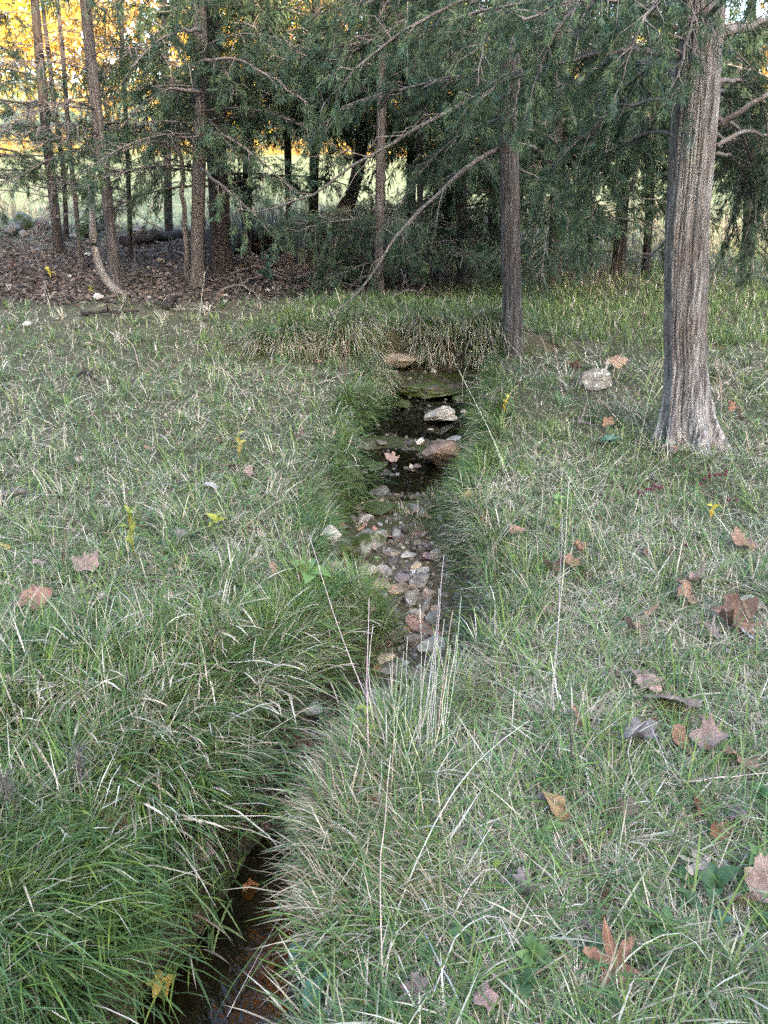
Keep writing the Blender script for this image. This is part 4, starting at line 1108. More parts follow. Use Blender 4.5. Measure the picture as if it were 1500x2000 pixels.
# ------------------------------------------------------------------ fallen leaves
SYC = [(0, 1.0), (9, .86), (16, .89), (27, .68), (36, .80), (46, .99), (57, .84), (66, .84), (80, .62), (92, .70), (106, .80), (120, .66), (140, .56), (163, .34)]
OAK = [(0, 1.0), (10, .92), (17, .55), (25, .40), (34, .62), (47, .90), (56, .86), (64, .44), (78, .30), (95, .42), (112, .66), (124, .58), (138, .30), (160, .34), (172, .50)]
OVAL = [(0, 1.0), (12, .86), (25, .66), (40, .50), (60, .42), (85, .40), (110, .43), (135, .55), (160, .80)]
def leaf_mesh(kind, v):
    r = np.random.default_rng(v * 7 + len(kind) + 3)
    prof = {'sycamore': SYC, 'oak': OAK, 'oval': OVAL}[kind]
    ang = [a for a, _ in prof] + [360 - a for a, _ in reversed(prof) if a not in (0,)]
    rad = [q for _, q in prof] + [q for a, q in reversed(prof) if a not in (0,)]
    ang, rad = np.radians(ang), np.array(rad) * (1 + .08 * r.normal(0, 1, len(rad)))
    n = len(ang)
    ring = np.stack([np.sin(ang) * rad, np.cos(ang) * rad], 1)
    if kind == 'sycamore':
        ring *= .62
    elif kind == 'oak':
        ring *= np.array([.62, .66])
    else:
        ring *= .55
    inner = ring * .52
    XY = np.concatenate([[[0, 0]], inner, ring])
    c = [(.25, .05, .1), (.7, .25, .15), (1.3, .1, .2), (-.7, .5, .2), (.5, -.9, .25), (1.8, .6, .2), (2.6, -.3, .3), (.3, 1.6, .3)][v % 8]
    x, y = XY[:, 0], XY[:, 1]
    phi = r.uniform(0, pi)
    u = x * cos(phi) + y * sin(phi)
    z = c[0] * u * u * .9 + c[1] * y * y * .7 + c[2] * .8 * vnoise(x * 3 + v * 9, y * 3, 1.0) + .10 * np.abs(x) * (1 if v % 2 else -.5)
    x2 = x * (1 - .25 * np.abs(c[0]) * x * x); y2 = y * (1 - .25 * abs(c[1]) * y * y)
    Vv = np.stack([x2, y2, z], 1)
    i = np.arange(n); j = (i + 1) % n
    T = np.concatenate([np.stack([i * 0, 1 + j, 1 + i], 1), np.stack([1 + i, 1 + j, 1 + n + j], 1), np.stack([1 + i, 1 + n + j, 1 + n + i], 1)])
    m = MB(); m.add(Vv, T)
    st = np.array([Vv[1 + n // 2] * .9, [0.02, -.62, z.min() + .05], [0.08, -.95, z.min() + .10]])
    ms = MB(); ms.add(*tube(st, [.014, .010, .008], 4))
    return m.data('leaf', M_LEAF, True), ms.data('leaf_stalk', M_LEAF, True)
LM = {k: [leaf_mesh(k, v) for v in range(8)] for k in ('sycamore', 'oak', 'oval')}
LEAFPOS = []
BR, OR, PALE, GB, PINK, YEL, PURP = (.20, .125, .09), (.28, .165, .105), (.38, .31, .245), (.22, .185, .165), (.32, .225, .18), (.50, .40, .08), (.19, .14, .135)
def leaf(px, py, w, kind, v, col, label, lift=.035, rotz=None, tilt=.3, group=None, stalk=True, tiltv=None, name='fallen_leaf'):
    p = ground_at(px, py)
    s = px_m(w, p) / 1.0
    me, ms = LM[kind][v % 8]
    o = bpy.data.objects.new(name, me)
    COL.objects.link(o)
    o.location = p + np.array([0, 0, lift])
    o.rotation_euler = (random.gauss(.25, tilt * .5), random.gauss(0, tilt * .5), random.uniform(0, 6.28) if rotz is None else rotz)
    if tiltv is not None:
        o.rotation_euler = (tiltv[0], tiltv[1], rotz or 0)
    o.scale = (s, s, s)
    o.color = (*col, 1)
    tag(o, label, 'leaf', group)
    if stalk:
        q = bpy.data.objects.new('stalk', ms); COL.objects.link(q); q.parent = o; q.color = o.color
    LEAFPOS.append((p[0], p[1], s * .55))
    return o
S_, O_, V_ = 'sycamore', 'oak', 'oval'
LEAVES = [
 (1312, 1392, 108, S_, 0, PINK, 'largest tan sycamore leaf lying flat on the right grass', 2.6), (1268, 1358, 72, S_, 3, PINK, 'tan leaf tucked beneath the largest sycamore leaf', 1.2),
 (1449, 1087, 58, S_, 1, OR, 'bright orange tan sycamore leaf alone near the right edge', .5), (1345, 1183, 58, S_, 4, OR, 'orange star shaped leaf below the purple berry sprig', 2.0),
 (1350, 1160, 40, S_, 5, PINK, 'pinkish leaf just behind the orange star shaped leaf', 4.), (1226, 1250, 46, S_, 5, BR, 'curled brown leaf left of the oblong tan leaf', 3.0),
 (1265, 1222, 34, V_, 2, OR, 'oblong tan leaf folded lengthwise on the right grass', 5.3), (1432, 1238, 82, S_, 6, BR, 'crumpled brown leaf pile piece left of the lichen spotted flat rock', 1.0),
 (1440, 1252, 52, O_, 3, OR, 'lobed orange leaf under the crumpled brown one', 4.4), (1390, 1268, 46, O_, 1, GB, 'grey lobed leaf below the crumpled brown one', .3),
 (1452, 1266, 32, V_, 0, (.34, .33, .34), 'silvery grey leaf beside the grey lobed leaf', 1.0), (1125, 1432, 40, S_, 4, OR, 'small orange brown leaf left of the standing twig', 1.7),
 (1232, 1468, 78, S_, 2, GB, 'brown grey leaf with one raised edge in the right grass', 4.0), (1330, 1482, 62, V_, 6, OR, 'curled narrow orange leaf, left of a pair of curled leaves', .5),
 (1372, 1490, 74, S_, 5, PINK, 'curled tan leaf with a hooded lobe, middle of three on the right', 4.7), (1440, 1506, 64, S_, 4, OR, 'pinkish leaf at the right edge, rightmost of three curled leaves', 2.8),
 (1085, 1612, 62, S_, 1, (.33, .21, .10), 'olive tan leaf above a patch of clover', 1.6), (1220, 1618, 46, S_, 0, (.25, .17, .14), 'dull brown leaf pressed into the straw', .4),
 (1180, 1602, 36, O_, 2, PURP, 'dark purplish leaf left of the dull brown one', 2.0), (1358, 1606, 50, V_, 6, (.24, .10, .06), 'long rolled red brown leaf, upper piece', 2.7),
 (1402, 1652, 66, V_, 6, (.25, .11, .065), 'long rolled red brown leaf, lower piece', 2.1), (1440, 1625, 44, O_, 3, PURP, 'dark shrivelled leaf beside the pale weathered stick', 1.0),
 (1362, 1720, 74, O_, 0, PALE, 'pale lobed oak leaf lying on weeds', 2.2), (1426, 1790, 72, S_, 3, (.38, .28, .24), 'pale pink pointed leaf standing on edge by the weeds', 3.4),
 (1492, 1770, 92, S_, 1, PINK, 'big pinkish leaf cut off by the right edge', .2), (1026, 1768, 66, S_, 7, GB, 'folded grey brown leaf left of the weed patch', 2.4),
 (1020, 1712, 26, V_, 6, PALE, 'rolled pale tan leaf above the folded grey one', .4), (1196, 1932, 108, O_, 1, (.29, .155, .10), 'large lobed red brown oak leaf at the bottom right', .15),
 (930, 1885, 44, V_, 4, PURP, 'dark purple narrow leaf in the straw at the bottom', .9), (948, 1978, 56, S_, 3, (.36, .23, .19), 'pinkish star leaf at the bottom edge', 2.3),
 (815, 1975, 56, S_, 4, PURP, 'dull purple leaf right of the bottom boulder', 1.2), (1480, 1895, 44, O_, 2, GB, 'grey shrivelled leaf at the lower right edge', 1.3),
 (1420, 1300, 30, V_, 4, GB, 'small grey leaf under the grey lobed one', 2.3), (740, 1612, 64, S_, 4, (.36, .22, .15), 'tan leaf caught upright in the bunch of dry stalks', 2.9),
 (762, 1590, 34, V_, 6, BR, 'dark curled leaf right behind the upright tan one', .3), (1060, 1595, 30, V_, 5, PURP, 'small dark leaf above the clover patch', 4.0),
 (1110, 1132, 44, S_, 5, OR, 'curled orange leaf crossed by tall pale stalks', .9), (1070, 1130, 42, S_, 6, BR, 'brown curled leaf left of the one crossed by stalks', 3.7),
 (1010, 1060, 40, V_, 2, (.33, .19, .13), 'tan pointed leaf right of the brook in thick grass', 4.1), (1130, 1098, 32, S_, 5, OR, 'small orange leaf above the one crossed by stalks', 1.1),
 (1262, 1102, 30, V_, 4, BR, 'narrow brown leaf in straw, left of the bare weed stem', 2.2), (1062, 1212, 42, V_, 4, (.22, .15, .11), 'dark tan leaf at the edge of thick green grass', 3.5),
 (1205, 722, 44, S_, 4, (.34, .22, .14), 'tan leaf on the grass right behind the lichen spotted boulder', .7), (1120, 735, 30, S_, 5, BR, 'brown leaf left of the lichen spotted boulder', 1.9),
 (1008, 768, 26, S_, 1, PINK, 'small pinkish leaf in front of the slim straight cedar', 3.1), (1182, 845, 26, S_, 2, OR, 'small orange leaf in front of the lichen boulder', 4.4),
 (1140, 840, 34, S_, 4, PURP, 'dull brown leaf in front of the lichen boulder', 2.4), (1420, 815, 26, S_, 5, OR, 'upright orange leaf just right of the thick trunk', .6),
 (1444, 830, 28, V_, 6, BR, 'brown curled leaf right of the upright orange one', 1.8), (1302, 892, 34, S_, 4, PINK, 'tan leaf in front of the thick trunk foot', 3.3), (1320, 900, 22, V_, 5, BR, 'small brown leaf beside the tan one at the thick trunk', .8),
 (172, 1133, 66, S_, 2, PINK, 'pinkish tan leaf with a raised edge in the left grass', .4), (80, 1196, 88, S_, 4, (.31, .17, .115), 'big red brown leaf with raised lobes at the left', 1.5),
 (82, 1122, 40, S_, 0, (.33, .24, .2), 'dull pale leaf above the big red brown one', 3.0), (285, 1218, 42, V_, 6, OR, 'narrow curled orange leaf in the left grass', 5.6),
 (212, 1198, 40, S_, 5, PALE, 'pale papery leaf in the left grass', 2.5), (118, 1272, 44, V_, 2, PALE, 'pale leaf below the big red brown one', 1.2),
 (332, 1200, 34, S_, 5, PALE, 'twisted pale leaf right of the narrow orange one', 4.8), (478, 1238, 64, V_, 6, (.29, .19, .15), 'rolled brown leaf on the left bank above the bright grass', 1.4),
 (305, 1312, 28, O_, 3, OR, 'small orange crumpled leaf in the left grass', .2), (255, 1350, 30, O_, 5, (.38, .28, .22), 'small crumpled tan leaf below the orange one', 2.6), (320, 1382, 34, V_, 5, PURP, 'purple brown curled leaf in the left grass', .9),
 (240, 1618, 88, S_, 4, (.34, .19, .12), 'large tan leaf on the lush left grass', 2.9), (206, 1596, 58, V_, 6, OR, 'narrow curled half leaf against the large tan one', .5),
 (115, 1678, 48, S_, 3, (.27, .14, .10), 'dark red brown leaf in deep left grass', 4.0), (90, 1722, 84, O_, 2, GB, 'grey purple lobed leaf in deep left grass', 1.4), (62, 1740, 46, V_, 0, PURP, 'grey purple narrow leaf by the left edge', .5),
 (396, 1692, 70, V_, 4, (.25, .20, .19), 'grey mauve twisted leaf on the bank above the pool', 1.45), (298, 1780, 78, S_, 5, BR, 'brown leaf half hidden by long left bank grass', 2.3),
 (492, 1748, 44, S_, 1, (.33, .14, .05), 'wet orange leaf at the head of the pool', 1.0), (508, 1905, 80, S_, 3, (.28, .19, .15), 'wet pale brown leaf at the right margin of the pool', .6),
 (535, 1132, 36, V_, 4, (.38, .22, .16), 'pinkish curled leaf on the left bank above the bright grass', .4), (358, 1068, 30, S_, 1, GB, 'small brown leaf in the left grass near the yellow sprig', .9),
 (148, 1065, 30, V_, 5, (.34, .18, .14), 'small reddish curled leaf in the left grass', 3.4), (82, 1018, 34, V_, 4, GB, 'dull curled leaf below the pale barkless branch', 5.0),
 (14, 1090, 40, V_, 0, (.45, .3, .10), 'yellow brown leaf at the left edge', 1.5), (158, 922, 24, S_, 5, PALE, 'small pale star leaf in the left grass', .8), (298, 896, 30, V_, 2, OR, 'small orange leaf in the middle of the left grass', 1.5),
 (492, 940, 34, S_, 4, PINK, 'pinkish leaf right of centre in the left grass', 2.2), (448, 930, 34, S_, 3, BR, 'brown leaf left of the pinkish one', 4.2), (492, 820, 26, V_, 5, (.45, .40, .36), 'whitish curled leaf upper left grass', 1.0),
 (415, 968, 36, V_, 4, (.36, .32, .30), 'grey white twisted leaf in the left grass', 1.6), (585, 872, 30, S_, 5, PINK, 'pinkish leaf on the bank above the middle pool', 2.9),
 (690, 1002, 46, S_, 5, (.36, .21, .17), 'pinkish leaf heap piece on the upper dry stones', 1.2), (706, 1022, 40, V_, 4, PINK, 'narrow pink tan leaf under the left bank at the dry stones', .3), (672, 1032, 36, S_, 4, (.33, .16, .09), 'orange brown leaf behind the white crusted stone', 2.2),
 (752, 1050, 48, V_, 2, (.38, .20, .15), 'salmon coloured leaf behind the grey slab', 1.5), (820, 1048, 40, V_, 6, (.26, .17, .15), 'dull mauve leaf at the right of the dry stones', 5.0), (828, 1098, 34, S_, 5, (.28, .19, .17), 'dull pink leaf on the right of the dry stones', 3.9),
 (800, 1085, 26, V_, 4, PINK, 'small pink leaf on the dry stones', 2.9), (835, 1236, 80, V_, 2, (.33, .20, .15), 'long brown leaf lying across the hollow', 1.35), (800, 1258, 56, V_, 4, (.27, .17, .13), 'dark tan leaf in the hollow left of the long brown one', 1.0),
 (866, 1232, 44, S_, 4, PINK, 'tan leaf against the right bank at the hollow', 3.2), (600, 1472, 62, S_, 4, (.24, .13, .09), 'dark brown wet leaf in the shadowed hollow', 2.1), (650, 1455, 46, V_, 5, (.27, .19, .17), 'mauve pointed leaf standing in the shadowed hollow', .2),
 (512, 1628, 44, S_, 5, (.22, .14, .12), 'dark leaf hanging at the head of the foreground pool', 1.2), (580, 1722, 40, S_, 3, (.26, .13, .07), 'dark orange leaf under the straw at the pool', 2.8), (805, 925, 30, S_, 2, PALE, 'pale leaf at the margin of the middle pool', 1.1),
 (762, 905, 34, S_, 5, PINK, 'pinkish leaf among small stones in the middle pool', .7), (690, 1095, 30, V_, 5, (.33, .19, .13), 'reddish leaf scrap between the dry stones', 3.3),
]
for i, (px, py, w, kd, v, c, lab, rz) in enumerate(LEAVES):
    up_ = 'standing' in lab or 'upright' in lab
    inbed = 640 < px < 880 and 840 < py < 1500 or 480 < px < 620 and py > 1600
    leaf(px, py, w * (1.08 if px > 700 else .85), kd, v, c, lab, .015 if inbed else .06, rz, tiltv=(random.uniform(.9, 1.3), random.gauss(0, .2)) if up_ else (random.uniform(.05, .45), random.gauss(0, .22)))
for i in range(190):
    if i < 60: px, py = random.uniform(940, 1500), random.uniform(680, 1960)
    elif i < 120: px, py = random.uniform(0, 640), random.uniform(640, 1500)
    else: px, py = random.uniform(660, 860), random.uniform(1000, 1260)
    p = ground_at(px, py)
    w = random.uniform(.035, .075) * F / depth(p)
    c = np.array(random.choice([BR, OR, PALE, GB, PINK, PURP, BR, GB])) * random.uniform(.75, 1.15)
    leaf(px, py, w, random.choice([S_, O_, V_, V_]), random.choice([2, 3, 4, 5, 6, 7]), tuple(c), 'small curled fallen leaf half sunk in the grass' if i < 120 else 'small curled fallen leaf among the dry stones',
         random.uniform(.012, .035) if i < 120 else .01, tilt=.7, group='small fallen leaves in the grass' if i < 120 else 'small fallen leaves among the dry stones', stalk=False)

# leaf litter carpet under the cedars: far too many to count
n = 46000
py = rng.uniform(425, 640, n)
Yl = 1.55 / np.tan(PITCH - np.arctan((1000 - py) / F)); Yl = np.clip(Yl, 7.4, 17.5)
Xl = rng.uniform(-.62, .25, n) * Yl
kp = rng.random(n) < litter_mask(Xl, Yl)
Xl, Yl = Xl[kp], Yl[kp]; n = len(Xl)
O = np.stack([Xl, Yl, ground_z(Xl, Yl) + .01 + .03 * rng.random(n)], 1)
nm = norm(rng.normal(0, .45, (n, 3)) + np.array([0, 0, 1.0]))
d1 = norm(np.cross(nm, rng.normal(0, 1, (n, 3)))); d2 = np.cross(nm, d1); s = rng.uniform(.014, .046, (n, 1))
b = np.arange(n) * 4
V = np.stack([O - d1 * s, O + d2 * s * .6 + nm * s * .3, O + d1 * s, O - d2 * s * .6 + nm * s * .3], 1).reshape(-1, 3)
LC = np.array([(.085, .070, .058), (.135, .108, .09), (.062, .054, .047), (.165, .125, .10), (.25, .22, .19), (.12, .08, .062)])
cl = LC[rng.choice(6, n, p=[.26, .22, .2, .14, .06, .12])] * (.7 + .6 * rng.random((n, 1)))
m = MB(); m.add(V, np.concatenate([np.stack([b, b + 1, b + 2], 1), np.stack([b, b + 2, b + 3], 1)]), np.repeat(cl, 4, 0))
tag(m.build('leaf_litter', M_LITTER), 'brown leaf litter carpet under the cedars', None, None, 'stuff')

# ------------------------------------------------------------------ weeds and small plants
def weed_leaf_mesh(asp, bend, seed, toothed=False):
    r = np.random.default_rng(seed)
    k = 5
    t = np.linspace(0, 1, k + 1)
    w = asp * np.sin(pi * np.clip(t, .03, .97) ** .8) * .5 + .015
    th = .9 - bend * t
    y = np.concatenate([[0], np.cumsum(np.cos(th[:-1]) / k)]); z = np.concatenate([[0], np.cumsum(np.sin(th[:-1]) / k)])
    L_ = np.stack([-w, y, z + w * .35], 1); M_ = np.stack([w * 0, y, z], 1); R_ = np.stack([w, y, z + w * .35], 1)
    V = np.concatenate([L_, M_, R_]); T = []
    n = k + 1
    for i in range(k):
        T += [(i, n + i, n + i + 1), (i, n + i + 1, i + 1), (n + i, 2 * n + i, 2 * n + i + 1), (n + i, 2 * n + i + 1, n + i + 1)]
    m = MB(); m.add(V, T)
    return m.data('leaf', M_WEED, True)
WL = [weed_leaf_mesh(.5, 1.2, 1), weed_leaf_mesh(.62, 1.5, 2), weed_leaf_mesh(.38, .9, 3), weed_leaf_mesh(.8, 1.0, 4)]
WEEDPOS = []
def weed(px, py, size, nleaf, col, label, kinds=(0, 1), name='broadleaf_weed', group=None, stem_h=0.0, lift=.05, cat='weed'):
    p = ground_at(px, py)
    root = empty(name, tuple(p + np.array([0, 0, lift]))); tag(root, label, cat, group)
    L = px_m(size, p) * 1.15
    if not stem_h: WEEDPOS.append((p[0], p[1], L * .9))
    if stem_h:
        H = px_m(stem_h, p)
        q = np.array([[0, 0, -.02], [random.gauss(0, .08) * H, random.gauss(0, .08) * H, H * .5], [random.gauss(0, .15) * H, 0, H]])
        m = MB(); m.add(*tube(resample(q, 6), np.linspace(.0016, .0009, 6) * max(1, depth(p) / 2), 4)); s = m.build('stem', M_WEED, root, True); s.color = (col[0] * 1.2, col[1] * .8, col[2] * .9, 1)
    for i in range(nleaf):
        o = bpy.data.objects.new('leaf', WL[random.choice(kinds)]); COL.objects.link(o); o.parent = root
        f = i / max(1, nleaf - 1)
        if stem_h:
            o.location = tuple(q[0] + (q[2] - q[0]) * (.25 + .75 * f))
        o.rotation_euler = (random.gauss(0, .25), random.gauss(0, .25), i * 2.4 + random.gauss(0, .4))
        s = L * random.uniform(.65, 1.1) * (1 - .3 * f * (stem_h > 0))
        o.scale = (s, s, s)
        v = random.uniform(.75, 1.25)
        o.color = (col[0] * v, col[1] * v, col[2] * v, 1)
    return root
DG, MG, LG, TEAL, YG = (.075, .14, .055), (.10, .185, .07), (.15, .24, .075), (.085, .17, .11), (.34, .36, .06)
for px, py, s, k, c, lab in [
    (1285, 1840, 34, 7, MG, 'broad green weed rosette right of centre in the lower right weed patch'), (1215, 1825, 26, 6, MG, 'small weed rosette at the left of the lower right weed patch'),
    (1335, 1798, 34, 6, DG, 'dark weed rosette under the pale pink pointed leaf'), (1390, 1765, 60, 4, DG, 'dark wide leaved weed behind the pale oak leaf'),
    (1322, 1748, 28, 6, MG, 'weed rosette just below the pale oak leaf'), (1395, 1830, 30, 6, TEAL, 'bluish weed rosette in front of the pale pink leaf'),
    (1470, 1720, 44, 5, LG, 'pale green broad weed at the right edge above the big pinkish leaf'), (1155, 1900, 34, 7, DG, 'dark weed rosette behind the lobed red brown leaf'),
    (1040, 1910, 44, 7, LG, 'fresh green weed at the bottom left of the lobed leaf'), (1018, 1955, 40, 6, DG, 'dark weed at the bottom edge beside the grey brown stick'),
    (1075, 1650, 22, 9, LG, 'clover like patch of small round leaves under the olive tan leaf'), (1055, 1668, 20, 8, MG, 'low clover like plant left of the round leaved patch'),
    (1475, 1580, 26, 8, MG, 'leafy weed at the right edge above the pale weathered stick'), (602, 1905, 46, 7, TEAL, 'bluish green seedling on the straw tussock above the bottom boulder'),
    (620, 1960, 36, 5, TEAL, 'bluish leaved plant at the right margin of the pool'), (830, 1900, 30, 5, DG, 'dark round leaved plant in the straw at the bottom'), (905, 1860, 30, 4, DG, 'dark leaf pair in the straw below the folded stalk'),
    (1280, 1940, 26, 6, MG, 'weed right of the lobed red brown leaf'), (1490, 1840, 30, 6, MG, 'weed at the right edge below the big pinkish leaf'), (1180, 1985, 26, 6, DG, 'dark weed under the lobed red brown leaf'),
    (600, 1145, 46, 6, LG, 'pale green broad leaved plant on the left bank near the bright grass'), (738, 1110, 10, 6, LG, 'tiny clover among the dry stones'), (1190, 880, 22, 8, TEAL, 'bluish weed left of the thick trunk foot'),
    (425, 1040, 24, 6, YG, 'yellowish leaf cluster in the left grass'), (60, 1555, 30, 6, LG, 'green weed at the left edge under the dark seed spikes'), (1090, 1000, 22, 6, LG, 'round leaved sprig beside the tall pale stalks')]:
    weed(px, py, s, k, c, lab, (1, 3) if 'round' in lab or 'clover' in lab else (0, 1))
weed(468, 905, 24, 6, (.36, .32, .08), 'yellow leaved seedling in the middle of the left grass', (2, 0), 'seedling', None, 40, cat='seedling')
weed(265, 1100, 26, 14, (.28, .30, .06), 'yellow green sprig of narrow leaves in the left grass', (2,), 'seedling', None, 90, cat='seedling')
weed(725, 1480, 30, 7, (.22, .27, .06), 'yellowish leafy plant standing in the shadowed hollow', (0, 1), 'seedling', None, 90, cat='seedling')
weed(1385, 1025, 20, 5, (.6, .48, .05), 'bright yellow leaflets on the right grass', (0,), 'seedling', None, 20, cat='seedling')
weed(985, 815, 12, 6, (.5, .45, .06), 'small yellow leaved sprig right of the upper pool', (2,), 'seedling', None, 24, cat='seedling')
weed(1085, 1060, 18, 9, (.19, .24, .07), 'round leaved yellow green sprig by the tall stalks', (3,), 'seedling', None, 60, cat='seedling')
weed(670, 1130, 12, 10, (.20, .21, .06), 'small ferny plant among the dry stones', (2,), 'seedling', None, 30, cat='seedling')
weed(100, 548, 14, 6, (.5, .45, .08), 'yellow leaved seedling in the leaf litter on the left', (0, 2), 'seedling', None, 14, cat='seedling')
weed(178, 577, 10, 5, (.4, .42, .06), 'yellow green seedling beside the white stone', (0,), 'seedling', None, 10, cat='seedling')
weed(525, 565, 26, 9, TEAL, 'bluish green leafy plant at the grass edge under the hanging sprays', (0, 2), 'seedling', None, 50, cat='seedling')
weed(530, 690, 24, 10, MG, 'green leafy plant on the bank left of the ledge', (0, 2), 'seedling', None, 40, cat='seedling')
weed(712, 690, 18, 12, TEAL, 'bluish ferny plant left of the layered slab', (2,), 'seedling', None, 40, cat='seedling')
weed(1345, 850, 14, 9, (.24, .27, .05), 'yellow green creeper growing up the thick trunk foot', (0, 1), 'creeper', None, 40, cat='creeper')
weed(330, 1975, 50, 5, (.40, .30, .07), 'withered yellow leaves hanging at the left margin of the pool', (0,), 'seedling', None, 60, cat='seedling')
for px, py, sc_, lab in [(1262, 985, 60, 'sprig of purple berries on a thin stem in the upper right grass'), (1385, 955, 60, 'sprig of purple berries right of the first, below the thick trunk'), (1420, 1000, 40, 'short sprig of purple berries near the right edge'), (1325, 1085, 30, 'lowest small sprig of purple berries, right of the bare weed stem')]:
    p = ground_at(px, py); root = empty('berry_sprig', tuple(p)); tag(root, lab, 'berry sprig', None)
    l = px_m(sc_, p)
    q = np.array([[-l * .5, 0, 0], [0, .02, l * .45], [l * .55, .03, l * .55]])
    m = MB(); m.add(*tube(resample(q, 7), np.full(7, .0025), 4)); s_ = m.build('stem', M_WEED, root, True); s_.color = (.14, .08, .07, 1)
    qq = resample(q, 10)
    for i in range(9):
        m = MB()
        bV, bT = rock_mesh(900 + i, 1, 0, 1, .02)
        if i == 0: bm_ = MB(); bm_.add(bV * .008, bT); bmesh_ = bm_.data('berry', M_WEED, True)
        o = bpy.data.objects.new('berry', bmesh_); COL.objects.link(o); o.parent = root
        o.location = tuple(qq[i + 1] + rng.normal(0, .008, 3)); o.color = (.16, .02, .055, 1)
# ------------------------------------------------------------------ grass
def blades(mb, P, az, L, W, lean, curl, col, nseg=3, base=None, roll=None):
    n = len(P)
    if n == 0:
        return
    h = np.zeros(n); v = np.zeros(n)
    rows = []
    wd = np.stack([-np.sin(az), np.cos(az), np.zeros(n)], 1)
    if roll is None:
        roll = rng.normal(0, .5, n)
    fw = np.stack([np.cos(az), np.sin(az), np.zeros(n)], 1)
    for k in range(nseg + 1):
        t = k / nseg
        c = P + fw * h[:, None] + np.array([0, 0, 1.0]) * v[:, None]
        if k < nseg:
            w = (W * .5 * (1 - .55 * t ** 1.5))[:, None] * (wd + np.array([0, 0, 1.0]) * np.sin(roll * (1 - t))[:, None] * .6)
            rows += [c - w, c + w]
        else:
            rows.append(c)
        th = lean + curl * (k + .5) / nseg
        h = h + np.sin(th) * L / nseg
        v = v + np.cos(th) * L / nseg
    V = np.stack(rows, 1)
    m = V.shape[1]
    T = []
    for k in range(nseg - 1):
        a = 2 * k
        T += [(a, a + 1, a + 3), (a, a + 3, a + 2)]
    T.append((2 * nseg - 2, 2 * nseg - 1, 2 * nseg))
    T = (np.array(T)[None] + (np.arange(n) * m)[:, None, None]).reshape(-1, 3)
    K = np.repeat(col[:, None, :], m, 1).astype(np.float32)
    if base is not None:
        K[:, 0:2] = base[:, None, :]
    mb.add(V.reshape(-1, 3), T, K.reshape(-1, 3))

GREENS = np.array([(.078, .135, .034), (.086, .155, .054), (.130, .192, .038), (.056, .100, .036), (.138, .185, .068)])
STRAWS = np.array([(.44, .39, .28), (.36, .30, .205), (.56, .51, .41), (.25, .195, .13), (.32, .285, .20)])
def gcol(n, straw, p=None, bright=1.0):
    g = GREENS[rng.choice(5, n, p=p)]
    s = STRAWS[rng.choice(5, n, p=(.3, .25, .15, .15, .15))]
    c = np.where((rng.random(n) < straw)[:, None], s, g)
    return c * (.72 + .56 * rng.random((n, 1))) * bright

def sample_view(n, y0, y1, spread=.58, extra=.5, x0=None):
    """ground points, thinning out with distance"""
    d0, d1 = math.atan2(1.5, y1), math.atan2(1.5, y0)
    Y = 1.5 / np.tan(rng.uniform(d0, d1, n))
    X = rng.uniform(-1, 1, n) * (spread * Y + extra)
    return X, Y
press = []
for (x, y, r) in LEAFPOS + WEEDPOS + [(x, y, r * 1.05) for x, y, r in ROCKPOS]:
    press.append((x, y, r))
press = np.array(press)
cell = {}
for i, (x, y, r) in enumerate(press):
    for a in range(int((x - r) // .1), int((x + r) // .1) + 1):
        for b_ in range(int((y - r) // .1), int((y + r) // .1) + 1):
            cell.setdefault((a, b_), []).append(i)
NLEAF = len(LEAFPOS) + len(WEEDPOS)
def press_scale(X, Y):
    """blades under a leaf or a stone are pressed down"""
    out = np.ones(len(X))
    for q, (a, b_) in enumerate(zip((X // .1).astype(int), (Y // .1).astype(int))):
        for i in cell.get((a, b_), ()):
            x, y, r = press[i]
            if (X[q] - x) ** 2 + (Y[q] - y) ** 2 < r * r:
                out[q] = min(out[q], .33 if i < NLEAF else .0)
    return out
TRUNKS = [(b[0], b[1], r) for b, r in CEDARS]
def clear_of_trunks(X, Y):
    ok = np.ones(len(X), bool)
    for x, y, r in TRUNKS:
        ok &= (X - x) ** 2 + (Y - y) ** 2 > (r * 1.15) ** 2
    return ok
def lush(X, Y):
    """long lush green grass on the near left bank and along the brook"""
    c, w, b = stream(Y)
    d = X - c
    return np.clip(sst(2.35, 1.9, Y + .25 * fbm(X * 2, Y * 2, 6.)) * sst(-.0, -.12, d) + .75 * sst(.62, .25, np.abs(d)) * sst(6.3, 5.9, Y), 0, 1)
def strawy(X, Y):
    c, w, b = stream(Y)
    s = .20 + .50 * fbm(X * 2.4, Y * 2.4, 9., 3) + .58 * sst(.22, .55, X - c) * sst(3.8, 2.2, Y)
    s = s + .12 * sst(7.6, 8.8, Y) * (X < .5) - .22 * lush(X, Y) - .15 * sst(6.2, 6.8, Y) * (X > -.8)
    return np.clip(s, .06, .92)

g1 = MB(); g2 = MB()
# A short turf
X, Y = sample_view(98000, .55, 12.0)
d, t = chan_t(X, Y)
lm = litter_mask(X, Y)
ok = (rng.random(len(X)) < sst(.75, 1.1, t)) & clear_of_trunks(X, Y) & (rng.random(len(X)) > lm * .97)
X, Y = X[ok], Y[ok]
ps = press_scale(X, Y); ok = ps > .05; X, Y, ps = X[ok], Y[ok], ps[ok]
n = len(X); Z = ground_z(X, Y)
dist = np.sqrt(X ** 2 + Y ** 2 + (1.5 - Z) ** 2)
patch = fbm(X * 1.9, Y * 1.9, 5., 3)
L = (.045 + .065 * rng.random(n)) * (1 + .5 * patch) * ps
W = np.maximum(.0036, .00092 * dist) * (.7 + .6 * rng.random(n))
cq = stream(Y)
L = L * (1 - .5 * sst(.42, .25, X - cq[0]) * (X > cq[0]) * sst(1.6, 1.8, Y) * sst(2.6, 2.4, Y))
st = strawy(X, Y)
